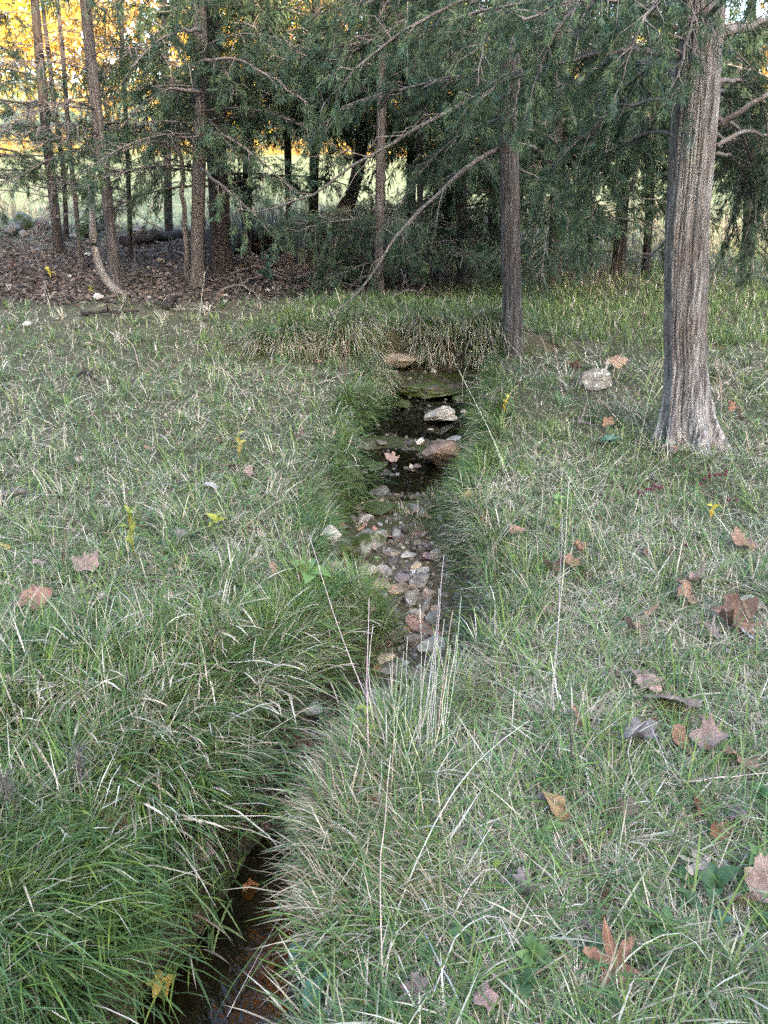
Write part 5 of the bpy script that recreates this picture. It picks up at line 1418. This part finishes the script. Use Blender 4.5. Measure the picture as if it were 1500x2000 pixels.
fresh = np.clip(1 + .35 * fbm(X * .9, Y * .9, 15., 3), .6, 1.5)[:, None]
blades(g1, np.stack([X, Y, Z - .004], 1), rng.uniform(0, 2 * pi, n), L, W, rng.uniform(.05, 1.0, n), rng.uniform(.1, 1.3, n), gcol(n, np.clip(st * 1.0, 0, .9)) * fresh * 1.2, 2, gcol(n, .75) * .45)  # brown sheath bases, darkened further to paint shade into the turf gaps
# B straw thatch lying flat
X, Y = sample_view(105000, .55, 9.5)
d, t = chan_t(X, Y)
st = strawy(X, Y)
ok = (t > .7) & clear_of_trunks(X, Y) & (rng.random(len(X)) < .25 + 1.3 * st) & (rng.random(len(X)) > litter_mask(X, Y) * .9)
X, Y, st = X[ok], Y[ok], st[ok]
ps = press_scale(X, Y); ok = ps > .2; X, Y, ps = X[ok], Y[ok], ps[ok]
n = len(X); Z = ground_z(X, Y); dist = np.sqrt(X ** 2 + Y ** 2 + 2.2)
blades(g2, np.stack([X, Y, Z + .002 + .038 * rng.random(n) ** 1.5 * ps], 1), rng.uniform(0, 2 * pi, n), .05 + .10 * rng.random(n), np.maximum(.0018, .00065 * dist) * (.7 + .5 * rng.random(n)),
       rng.normal(1.42, .16, n), rng.normal(0, .35, n), gcol(n, .93) * 1.2, 2)
# B2 broad blades sprawling flat
X, Y = sample_view(16000, .55, 6.5)
d, t = chan_t(X, Y)
ok = (t > .9) & clear_of_trunks(X, Y)
X, Y = X[ok], Y[ok]; ps = press_scale(X, Y); ok = ps > .2; X, Y = X[ok], Y[ok]; n = len(X)
Z = ground_z(X, Y); dist = np.sqrt(X ** 2 + Y ** 2 + 2.2)
blades(g1, np.stack([X, Y, Z + .015 * rng.random(n)], 1), rng.uniform(0, 2 * pi, n), .10 + .13 * rng.random(n), np.maximum(.0042, .0012 * dist) * (.7 + .7 * rng.random(n)), rng.uniform(.6, 1.35, n), rng.uniform(.0, .7, n), gcol(n, .10) * 1.25, 3, gcol(n, .5))
# clover and other tiny round leaves in patches
X, Y = sample_view(15000, .55, 5.0)
d, t = chan_t(X, Y)
ok = (t > .9) & (rng.random(len(X)) > strawy(X, Y) * .8) & (fbm(X * 2.1, Y * 2.1, 33., 3) > .10) & clear_of_trunks(X, Y)
X, Y = X[ok], Y[ok]; ps = press_scale(X, Y); ok = ps > .2; X, Y = X[ok], Y[ok]; n = len(X)
O = np.stack([X, Y, ground_z(X, Y) + .02 + .035 * rng.random(n)], 1)
nm = norm(rng.normal(0, .4, (n, 3)) + np.array([0, 0, 1.0])); d1 = norm(np.cross(nm, rng.normal(0, 1, (n, 3)))); d2 = np.cross(nm, d1)
sz = .0045 + .0065 * rng.random((n, 1)) ** 2
ring = [O + (np.cos(a_) * d1 * 1.35 + np.sin(a_) * d2) * sz for a_ in np.linspace(0, 2 * pi, 7)[:-1]]
V = np.stack(ring, 1).reshape(-1, 3); b_ = np.arange(n) * 6
g1.add(V, np.concatenate([np.stack([b_, b_ + i, b_ + i + 1], 1) for i in (1, 2, 3, 4)]), np.repeat(gcol(n, 0, (.3, .3, .25, .1, .05)) * 1.15, 6, 0))
# C tufts
X, Y = sample_view(5200, .6, 9.5)
d, t = chan_t(X, Y)
lu = lush(X, Y)
ok = (t > .9) & clear_of_trunks(X, Y) & (rng.random(len(X)) < (.40 - .34 * strawy(X, Y)) + .65 * lu + .25 * fbm(X * 1.3, Y * 1.3, 21.)) & (rng.random(len(X)) > litter_mask(X, Y))
X, Y, d, lu = X[ok], Y[ok], d[ok], lu[ok]
K = 20
cx, cy = np.repeat(X, K), np.repeat(Y, K)
n = len(cx)
a = rng.uniform(0, 2 * pi, n); rr = .035 * np.sqrt(rng.random(n))
px_, py_ = cx + np.cos(a) * rr, cy + np.sin(a) * rr
ps = press_scale(px_, py_)
Z = ground_z(px_, py_); dist = np.sqrt(px_ ** 2 + py_ ** 2 + 2.2)
hgt = np.repeat(.06 + .09 * rng.random(len(X)) ** 1.5 + .10 * lu, K)
L = hgt * (.6 + .8 * rng.random(n)) * np.maximum(ps, .4)
gr = np.repeat(gcol(len(X), .12), K, 0) * (.75 + .5 * rng.random((n, 1)))
gr = np.where((rng.random(n) < .16)[:, None], gcol(n, 1.0), gr)
ok = ps > .05
blades(g1, np.stack([px_, py_, Z - .006], 1)[ok], (a + rng.normal(0, .5, n))[ok], L[ok], (np.maximum(.0040, .00095 * dist) * (.6 + .8 * rng.random(n)))[ok], rng.uniform(.05, .6, n)[ok], rng.uniform(.3, 1.5, n)[ok], gr[ok] * 1.2, 3, gcol(n, .8)[ok] * .5)  # tuft bases darkened, shade between blades put into the colour
# C2 big loose clumps that break up the turf
X, Y = sample_view(620, .7, 8.5)
d, t = chan_t(X, Y)
ok = (t > 1.2) & clear_of_trunks(X, Y) & (rng.random(len(X)) > litter_mask(X, Y))
X, Y = X[ok], Y[ok]; ps = press_scale(X, Y); ok = ps > .9; X, Y = X[ok], Y[ok]
K = 34
n = len(X) * K
rad_ = np.repeat(.03 + .06 * rng.random(len(X)), K)
a = rng.uniform(0, 2 * pi, n); r_ = rad_ * np.sqrt(rng.random(n))
lean_az = np.repeat(rng.uniform(0, 2 * pi, len(X)), K)
px_, py_ = np.repeat(X, K) + np.cos(a) * r_, np.repeat(Y, K) + np.sin(a) * r_
Z = ground_z(px_, py_); dist = np.sqrt(px_ ** 2 + py_ ** 2 + 2.2)
mixd = np.repeat(rng.random(len(X)) < .6, K)
az = np.where(mixd, lean_az + rng.normal(0, .6, n), a + rng.normal(0, .5, n))
hg = np.repeat(.09 + .10 * rng.random(len(X)), K) * (.5 + .8 * rng.random(n))
sf = np.repeat(np.clip(rng.normal(.25, .3, len(X)), 0, 1), K)
blades(g1, np.stack([px_, py_, Z - .006], 1), az, hg, np.maximum(.0040, .00098 * dist) * (.6 + .8 * rng.random(n)), rng.uniform(.15, 1.0, n), rng.uniform(.4, 1.5, n), gcol(n, sf) * 1.15, 4, gcol(n, .8) * .5)  # clump bases carry the same painted shade
# D long grass draping over both banks of the brook
n0 = 34000
Y = 1.5 / np.tan(rng.uniform(math.atan2(1.5, 6.25), math.atan2(1.5, .6), n0))
c, w, b = stream(Y)
side = np.where(rng.random(n0) < .55, -1, 1)
reach = np.where(side < 0, .26 + .22 * sst(2.6, 1.8, Y), .20 + .1 * sst(2.6, 1.8, Y))
u = rng.random(n0) ** 1.2
X = c + side * (w + bankw(side, Y) * .55 + u * reach)
d, t = chan_t(X, Y)
ok = (t > np.where((side < 0) & (Y < 2.4), .12, .5)) & (rng.random(n0) < (.12 + .88 * sst(-.3, .3, vnoise(X * 5, Y * 5, 2.))) * np.where((side > 0) & (Y < 2.4), .55, 1.0)) & clear_of_trunks(X, Y)
# leave the stony right margin by the brown rock and the stone step open
X, Y, side, u = X[ok], Y[ok], side[ok], u[ok]
ps = press_scale(X, Y); ok = ps > .05
X, Y, side, u, ps = X[ok], Y[ok], side[ok], u[ok], ps[ok]
n = len(X); Z = ground_z(X, Y); dist = np.sqrt(X ** 2 + Y ** 2 + 2.4)
lv = .55 + .9 * rng.random(n) ** 2
az = np.where(side < 0, -.55, pi + .45) + 1.5 * vnoise(X * 4.3, Y * 4.3, 7.) + rng.normal(0, .5, n)
near = sst(3.0, 1.8, Y)
L = (.13 + .11 * rng.random(n) + .08 * near) * (1 - .35 * u) * np.maximum(ps, .5)
L = L * lv * np.where(side > 0, .85, 1.0) * (1 - .35 * sst(1.9, 2.3, Y) * sst(4.6, 4.0, Y))
L = L * (1 - .5 * (side > 0) * sst(2.7, 2.3, Y) * (rng.random(n) > .12))
L = L * (1 - .45 * (side > 0) * sst(1.65, 1.85, Y) * sst(2.6, 2.35, Y))
straw = np.clip(.40 + .55 * vnoise(X * 2.6, Y * 2.6, 11.) + np.where(side > 0, .08 * near, -.12) - .25 * (u > .5), .08, .9)
cl = gcol(n, straw * .8, (.3, .3, .12, .2, .08))
cl = np.where((cl[:, :1] > cl[:, 1:2]) & (side > 0)[:, None], cl * np.array([.72, .66, .58]), cl)
blades(g1, np.stack([X, Y, Z - .006], 1), az, L, np.maximum(.0036, .0008 * dist) * (.6 + .9 * rng.random(n)), rng.uniform(.1, .9, n), rng.uniform(.5, 1.8, n), cl * 1.2, 4, gcol(n, .8) * .6)  # lower blade ends darkened to paint in shade at the roots
# D4 grass hanging over the banks of the upper brook
n0 = 21000
Y = 2.4 + 3.8 * rng.random(n0) ** 1.15; c, w, b = stream(Y)
side = np.where(rng.random(n0) < .5, -1, 1)
X = c + side * (w + bankw(side, Y) * (.05 + 1.5 * rng.random(n0)))
d, t = chan_t(X, Y)
ok = (t > .12) & (rng.random(n0) < .22 + .78 * sst(-.25, .25, vnoise(X * 5.5, Y * 5.5, 12.))) & clear_of_trunks(X, Y) & ~((side > 0) & (Y > 4.3) & (Y < 5.2) & (t < .8))
X, Y, side = X[ok], Y[ok], side[ok]
ps = press_scale(X, Y); ok = ps > .05; X, Y, side = X[ok], Y[ok], side[ok]
n = len(X); Z = ground_z(X, Y); dist = np.sqrt(X ** 2 + Y ** 2 + 2.4)
az = np.where(side < 0, -.7, pi + .6) + 1.3 * vnoise(X * 4, Y * 4, 17.) + rng.normal(0, .45, n)
L = (.10 + .15 * rng.random(n) * sst(2.6, 4.6, Y)) * (.6 + .8 * rng.random(n))
blades(g1, np.stack([X, Y, Z - .006], 1), az, L, .00085 * dist * (.7 + .7 * rng.random(n)), rng.uniform(.1, .9, n), rng.uniform(.6, 1.9, n), gcol(n, np.clip(.22 + .5 * vnoise(X * 3, Y * 3, 8.), .05, .7)) * 1.15, 4, gcol(n, .7) * .5)  # roots coloured darker as painted shade under the hanging blades
# D2 lush long blades on the near left bank
n0 = 9000
Y = rng.uniform(.7, 2.45, n0); c, w, b = stream(Y)
X = c - w - .03 - rng.random(n0) ** .9 * 1.3
ok = (rng.random(n0) < lush(X, Y)) & (rng.random(n0) < .35 + .65 * sst(-.3, .3, vnoise(X * 5, Y * 5, 3.)))
X, Y = X[ok], Y[ok]; ps = press_scale(X, Y); ok = ps > .05; X, Y, ps = X[ok], Y[ok], ps[ok]
n = len(X); Z = ground_z(X, Y)
az = -.7 + 1.5 * vnoise(X * 2.6, Y * 2.6, 4.) + rng.normal(0, .5, n)
blades(g1, np.stack([X, Y, Z - .01], 1), az, (.13 + .15 * rng.random(n)) * np.maximum(ps, .35), (.0042 + .0055 * rng.random(n) ** 1.5), rng.uniform(.05, .8, n), rng.uniform(.5, 1.6, n), gcol(n, np.clip(.16 + .75 * vnoise(X * 3.4, Y * 3.4, 23.), .05, .8), (.22, .34, .18, .04, .22)) * np.array([1.6, 1.5, 1.55]), 5, gcol(n, .6))
# D3 right tussock of bleached straw hanging over the pool
n0 = 5600
Y = rng.uniform(1.02, 1.95, n0); c, w, b = stream(Y)
X = c + w + .15 + rng.random(n0) ** 1.3 * .30
ok = rng.random(n0) < .3 + .7 * sst(-.3, .2, vnoise(X * 6, Y * 6, 3.))
X, Y = X[ok], Y[ok]; ps = press_scale(X, Y); ok = ps > .05; X, Y, ps = X[ok], Y[ok], ps[ok]
n = len(X); Z = ground_z(X, Y)
az = pi + .75 + 1.1 * vnoise(X * 4, Y * 4, 4.) + rng.normal(0, .55, n)
blades(g2, np.stack([X, Y, Z], 1), az, (.09 + .12 * rng.random(n)) * np.maximum(ps, .4), .0018 + .0018 * rng.random(n), rng.uniform(.2, 1.3, n), rng.uniform(.2, 1.3, n), gcol(n, .80) * np.array([.92, .88, .80]), 4)
# E curtain of grass hanging over the ledge bank
n0 = 13000
X = rng.uniform(on_y(505, 700, 6.2)[0], on_y(985, 700, 6.2)[0], n0)
clump = vnoise(X * 6, X * 0, 5.)
X = X + .05 * np.sign(clump)
Y = YEND + yend_off(X) - .01 + rng.random(n0) ** 1.6 * .32
n = n0; Z = ground_z(X, Y)
az = -pi / 2 + .7 * clump + rng.normal(0, .35, n)
fade = np.where((X > on_y(735, 700, 6.2)[0]) & (X < on_y(812, 700, 6.2)[0]), .45, 1.0)
fade = np.where(X < on_y(660, 700, 6.2)[0], .8, fade)
L = (.20 + .38 * rng.random(n) ** 1.3) * fade * (.8 + .45 * clump)
u = (Y - YEND - yend_off(X)) / .34
cl = gcol(n, np.clip(.70 - .7 * u, .08, .70), (.35, .2, .2, .15, .1)) * 1.1
blades(g1, np.stack([X, Y, Z - .01], 1), az, L, .0050 * (.7 + .6 * rng.random(n)), rng.uniform(.1, .6, n), rng.uniform(1.2, 2.5, n), cl, 4, gcol(n, .5))
# F taller meadow grass beyond the ledge and to the right
n0 = 52000
X, Y = sample_view(n0, 6.35, 14.5)
w_ = sst(-1.6, -.2, X - .2 * (Y - 6)) * .9 + .35 * sst(7.2, 6.5, Y)
ok = (rng.random(n0) < w_) & clear_of_trunks(X, Y) & (rng.random(n0) > litter_mask(X, Y)) & (rng.random(n0) < .45 + .6 * sst(-.4, .2, vnoise(X * 1.8, Y * 1.8, 2.)))
X, Y = X[ok], Y[ok]; ps = press_scale(X, Y); n = len(X); Z = ground_z(X, Y); dist = np.sqrt(X ** 2 + Y ** 2 + 2)
br = sst(8.6, 10.5, Y + .5 * fbm(X, Y))
cl = gcol(n, .12 + .14 * br, (.25, .15, .35, .1, .15)) * (1.05 + .15 * fbm(X, Y, 3.))[:, None]
blades(g1, np.stack([X, Y, Z - .01], 1), rng.uniform(0, 2 * pi, n), (.08 + .10 * rng.random(n)) * (.75 + .5 * rng.random(n)) * np.maximum(ps, .3), .00095 * dist * (.7 + .6 * rng.random(n)), rng.uniform(.05, .7, n), rng.uniform(.2, 1.3, n), cl, 3, gcol(n, .5))
# loose fresh tufts straying into the bed
def bed_tuft(px, py, k, L, straw, spreadr=.05, bright=1.0, W=.0032, pal=(.25, .2, .35, .1, .1)):
    p = ground_at(px, py)
    a = rng.uniform(0, 2 * pi, k); r = spreadr * np.sqrt(rng.random(k))
    X, Y = p[0] + np.cos(a) * r, p[1] + np.sin(a) * r
    blades(g1, np.stack([X, Y, ground_z(X, Y) - .005], 1), a + rng.normal(0, .5, k), L * (.5 + .7 * rng.random(k)), np.full(k, W), rng.uniform(.05, .5, k), rng.uniform(.4, 1.5, k), gcol(k, straw, pal, bright), 4, gcol(k, .5))
for px, py, k, L in [(720, 1190, 260, .17), (705, 1165, 200, .16), (740, 1220, 160, .14), (690, 1225, 160, .17), (650, 1200, 160, .17), (600, 1180, 240, .2), (560, 1230, 240, .2), (520, 1260, 240, .2), (615, 1260, 160, .2)]:
    bed_tuft(px, py, k, L, .08, .08, 1.25)
for px, py, k, L in [(822, 892, 26, .07), (850, 990, 120, .12), (880, 1000, 160, .14), (800, 1010, 50, .1), (780, 1000, 40, .08), (905, 1040, 200, .16), (830, 1040, 40, .09)]:
    bed_tuft(px, py, k, L, .35, .06)
for px, py, k in [(810, 1575, 110), (840, 1530, 110), (770, 1600, 80), (720, 1660, 70)]:
    bed_tuft(px, py, k, .15, .45, .07, 1.15, .0035)

tag(g1.build('grass', M_GRASS), 'green autumn grass over the clearing and the brook banks', None, None, 'stuff')
tag(g2.build('dry_grass', M_STRAW), 'bleached straw lying matted between the green grass', None, None, 'stuff')

# brown brush between the cedars and at the field edge: a tangle of stems
g3 = MB()
n = 9000
X = rng.uniform(-9.5, 10, n); Y = rng.uniform(12.2, 19, n)
ok = (vnoise(X * .9, Y * .9, 1.) > -.35) & ((X > -1.0) | (Y > 15.8))
X, Y = X[ok], Y[ok]; n = len(X); Z = ground_z(X, Y)
BC = np.array([(.20, .155, .12), (.30, .245, .17), (.36, .33, .22), (.13, .10, .085), (.15, .19, .09)])
blades(g3, np.stack([X, Y, Z], 1), rng.uniform(0, 2 * pi, n), .25 + .55 * rng.random(n), .009 + .007 * rng.random(n), rng.uniform(0, .6, n), rng.uniform(0, 1.2, n), BC[rng.integers(0, 5, n)], 3)
n = 1300
X = rng.uniform(-1.2, 3.2, n); Y = rng.uniform(9.3, 12.2, n)
blades(g3, np.stack([X, Y, ground_z(X, Y)], 1), rng.uniform(0, 2 * pi, n), .15 + .5 * rng.random(n), .006 + .004 * rng.random(n), rng.uniform(0, .8, n), rng.uniform(-.3, 1.0, n), BC[rng.choice(5, n, p=(.3, .1, .05, .3, .25))] * .8, 3)
n = 5200
X = rng.uniform(-3.2, 2.2, n); Y = rng.uniform(12.0, 15.5, n)
blades(g3, np.stack([X, Y, ground_z(X, Y)], 1), rng.uniform(0, 2 * pi, n), .3 + .75 * rng.random(n) ** 1.5, .007 + .006 * rng.random(n), rng.uniform(0, 1.1, n), rng.uniform(-.5, 1.2, n), BC[rng.choice(5, n, p=(.3, .06, .04, .5, .1))] * .6, 3)
tag(g3.build('undergrowth', M_STRAW), 'brown dry brush between the cedars and the sunny field', None, None, 'stuff')

# ------------------------------------------------------------------ tall dry stalks (each one a thing)
def stalk(pts, r=.0014, label='thin pale dry grass stalk rising above the turf', group='tall dry grass stalks', col=(.56, .51, .40), flat=False, dy=.0):
    """pts: pixels from the root to the tip; the root stands on the ground"""
    p0 = ground_at(*pts[0])
    if flat:
        P = [ground_at(*q) + np.array([0, 0, .05 + .02 * i]) for i, q in enumerate(pts)]
    else:
        P = [p0 + np.array([0, 0, -.01])]
        for i, q in enumerate(pts[1:]):
            P.append(on_y(q[0], q[1], p0[1] + dy * (i + 1) / (len(pts) - 1)))
    P = np.array(P)
    dd_ = depth(P.mean(0))
    r = max(r, .00034 * dd_)
    k = 9
    q = smooth_path(resample(P, k), 1)
    q[1:-1] += rng.normal(0, .0012, (k - 2, 3))
    m = MB(); m.add(*tube(q - q[0], np.linspace(r * 1.15, r * .5, k), 4))
    o = m.build('dry_stalk', M_STALK, None, True, tuple(q[0]))
    o.color = (*[c_ * random.uniform(.8, 1.15) for c_ in col], 1)
    return tag(o, label, 'grass stalk', group)
stalk([(747, 1997), (767, 1827), (800, 1765), (827, 1710), (883, 1613), (967, 1533), (1023, 1503)], .0019, 'long arched pale stalk sweeping from the bottom edge up over the straw tussock', None, flat=True)
stalk([(750, 1985), (744, 1850), (742, 1717), (750, 1600), (763, 1473)], .0015, 'long upright pale stalk in front of the tan upright leaf', None, dy=.25)
stalk([(837, 1990), (870, 1920), (880, 1877), (968, 1840), (995, 1937)], .0016, 'kinked pale stalk bent down to the right at the bottom', None, flat=True)
stalk([(843, 1893), (950, 1713), (1050, 1860)], .0017, 'pale stalk folded to an upside down V in the lower straw', None, flat=True)
stalk([(900, 1995), (860, 1930), (827, 1877)], .002, 'thick short straight straw at the bottom edge', None, flat=True)
stalk([(660, 1600), (500, 1592), (367, 1593)], .0013, 'pale stalk stretched level across the dark hollow to the left', None, dy=-.05)
stalk([(800, 1578), (690, 1570), (587, 1565)], .0013, 'pale stalk lying level towards the left above the pool', None, dy=-.02)
stalk([(650, 1603), (600, 1578), (557, 1553)], .0014, 'upper of two straws jutting left over the hollow', None, dy=0)
stalk([(634, 1645), (590, 1610), (557, 1582)], .0014, 'lower of two straws jutting left over the hollow', None, dy=0)
stalk([(757, 1440), (688, 1301), (640, 1165), (603, 1043)], .0017, 'long leaning pale stalk left of the stony hollow', None, dy=.35)
stalk([(722, 1560), (720, 1459), (716, 1355), (718, 1260), (721, 1168)], .0015, 'upright pale stalk at the left rim of the stony hollow', None, dy=.3)
stalk([(757, 1456), (733, 1387), (717, 1315), (729, 1219)], .0016, 'bent pale stalk with a small seed head at the left rim of the hollow', None, dy=.25)
for tip, root in [((867, 1083), (838, 1500)), ((885, 1192), (848, 1490)), ((868, 1208), (840, 1520)), ((796, 1245), (800, 1500)), ((776, 1283), (778, 1540)), ((789, 1272), (765, 1530)), ((837, 1251), (812, 1500)), ((853, 1216), (820, 1480)),
                  ((901, 1165), (865, 1470)), ((880, 1260), (830, 1545)), ((808, 1330), (790, 1560)), ((845, 1300), (806, 1540)), ((760, 1340), (830, 1560)), ((872, 1330), (845, 1560)), ((820, 1180), (818, 1510)), ((858, 1150), (828, 1530)), ((785, 1390), (850, 1560)),
                  ((730, 1370), (830, 1540)), ((892, 1240), (858, 1510)), ((770, 1430), (760, 1600)), ((745, 1480), (735, 1650)), ((700, 1450), (745, 1620))]:
    mx_ = ((tip[0] + root[0]) / 2 + random.uniform(-8, 8), (tip[1] + root[1]) / 2)
    stalk([root, mx_, tip], .0013, 'upright straw in the bunch of dry stalks over the stony hollow', 'bunch of dry stalks over the hollow', dy=random.uniform(-.05, .3))
stalk([(1072, 1420), (1088, 1260), (1100, 1116), (1112, 930)], .0016, 'tallest pale stalk on the right grass, crossing the orange leaf', None, dy=.15)
stalk([(1078, 1430), (1084, 1290), (1096, 1130), (1098, 1010)], .0014, 'pale stalk close beside the tallest one on the right', None, dy=.1)
stalk([(1208, 1116), (1156, 1000), (1100, 916)], .0013, 'leaning stalk, upper of a crossing pair in the right grass', None, dy=.1)
stalk([(1198, 1124), (1150, 1010), (1104, 930)], .0012, 'leaning stalk, lower of a crossing pair in the right grass', None, dy=.1)
stalk([(1094, 1042), (1096, 980), (1098, 912)], .0013, 'short upright stalk left of the leaning pair', None)
stalk([(1092, 1416), (1000, 1385), (900, 1352)], .0014, 'straw lying slanted in thick green grass right of the hollow', None, flat=True)
stalk([(1080, 1342), (990, 1332), (900, 1324)], .0013, 'straw lying level in thick green grass right of the hollow', None, flat=True)
stalk([(1102, 785), (1090, 720), (1076, 635)], .0014, 'thin stalk left of the lichen spotted boulder', None)
stalk([(1229, 844), (1190, 800), (1155, 760)], .0013, 'thin stalk leaning over the lichen spotted boulder', None)
stalk([(1240, 925), (1252, 850), (1267, 781)], .0014, 'thin stalk left of the thick trunk foot', None)
stalk([(1000, 941), (947, 821), (896, 723)], .0016, 'long stalk with a seed head leaning over the upper pool', None, dy=.15)
stalk([(994, 943), (972, 880), (950, 829)], .0013, 'thin stalk right of the one leaning over the upper pool', None)
stalk([(547, 2000), (590, 1910), (633, 1823), (700, 1740)], .0015, 'pale stalk slanting up from the pool edge', None, flat=True)
stalk([(447, 2010), (520, 1877), (575, 1790)], .0014, 'pale stalk slanting across the pool', None, flat=True)
stalk([(1300, 1640), (1220, 1560), (1210, 1490), (1254, 1452), (1290, 1580)], .0016, 'kinked straw folded over beside the brown grey leaf', None, flat=True)
stalk([(1230, 1990), (1170, 1960), (1250, 1890), (1320, 1880), (1360, 1960)], .0016, 'kinked straw behind the lobed red brown leaf', None, flat=True)
stalk([(1340, 1555), (1420, 1555), (1495, 1560)], .0020, 'pale straw lying level at the right edge above the rolled leaf', None, flat=True)
stalk([(100, 590), (90, 560), (85, 545)], .0016, 'short pale stalk in the far left grass', None)
stalk([(105, 625), (95, 590), (86, 562)], .0018, 'pale slanting stalk on the far left grass edge', None)
stalk([(388, 630), (394, 580), (400, 530)], .0016, 'thin stalk in front of the twin stemmed cedar', None)
stalk([(500, 800), (450, 730), (425, 708), (405, 730), (403, 760)], .0014, 'thin stalk arched like a hoop in the left grass', None, dy=0)
for i in range(110):
    if i < 45: x, y = random.uniform(900, 1500), random.uniform(900, 1950)
    elif i < 85: x, y = random.uniform(0, 620), random.uniform(640, 1500)
    else: x, y = random.uniform(900, 1500), random.uniform(620, 900)
    l = random.uniform(40, 150) * (.35 + y / 1600)
    a_ = random.gauss(0, .7)
    stalk([(x, y), (x + sin(a_) * l * .5 + random.gauss(0, 5), y - cos(a_) * l * .55), (x + sin(a_) * l, y - cos(a_) * l * .9)], .0011, group='thin pale stalks scattered over the turf', dy=random.uniform(-.1, .2))

# bare weed stems and dark seed spikes
def bare_weed(px, py, tip, label, r=.0022, col=(.20, .13, .11), spikes=0):
    p = ground_at(px, py); t = on_y(tip[0], tip[1], p[1]) - p
    root = empty('bare_weed', tuple(p)); tag(root, label, 'dead weed')
    q = smooth_path(resample(np.array([[0, 0, -.01], t * .5 + np.array([rng.normal(0, .012), 0, 0]), t]), 9), 1)
    m = MB(); m.add(*tube(q, np.linspace(r, r * .5, 9), 5)); o = m.build('stem', M_STALK, root, True); o.color = (*col, 1)
    for i in range(4):
        a = q[4 + i]; dr = norm([rng.normal(0, 1), rng.normal(0, .5), .9]) * np.linalg.norm(t) * .22
        m = MB(); m.add(*tube(np.array([a, a + dr * .6, a + dr]), [r * .5, r * .4, r * .2], 4)); o = m.build('side_stem', M_STALK, root, True); o.color = (*col, 1)
    if spikes:
        O = q[rng.integers(2, 9, spikes)] + rng.normal(0, .009, (spikes, 3)); d_ = norm(rng.normal(0, 1, (spikes, 3)))
        w_ = norm(np.cross(d_, rng.normal(0, 1, (spikes, 3)))) * .0022
        V = np.stack([O - w_, O + w_, O + d_ * .009], 1).reshape(-1, 3)
        m = MB(); m.add(V, np.arange(spikes * 3).reshape(-1, 3)); o = tag(m.build('seeds', M_STALK, root), kind='stuff'); o.color = (.12, .105, .095, 1)
bare_weed(165, 1590, (152, 1462), 'dark fuzzy seed spike in the left foreground grass', spikes=420)
bare_weed(18, 1640, (8, 1515), 'dark fuzzy seed spike at the left edge', spikes=420)
bare_weed(1308, 1150, (1312, 1055), 'bare reddish weed stem in the right grass, left of the star leaf')
bare_weed(1316, 1175, (1330, 1075), 'bare brown weed stem beside the reddish one')
bare_weed(578, 1160, (600, 1025), 'brown dead weed stem on the bank left of the white crusted stone')
bare_weed(590, 1165, (585, 1040), 'second brown dead weed stem left of the white crusted stone')
bare_weed(120, 1120, (130, 980), 'thin dark weed twig in the left grass right of the barkless branch', .0018)
bare_weed(262, 1070, (248, 950), 'thin dark twig standing above the yellow green sprig', .0016)
bare_weed(675, 745, (690, 650), 'reddish brown dock stem on the bank left of the layered slab', .005, (.17, .10, .08), 160)
bare_weed(662, 748, (668, 672), 'shorter reddish brown dock stem beside the taller one', .005, (.17, .10, .08), 160)
bare_weed(1395, 790, (1412, 700), 'thin dark weed right of the thick trunk', .003)
print('TRIANGLES', NTRI, 'OBJECTS', len(bpy.data.objects))
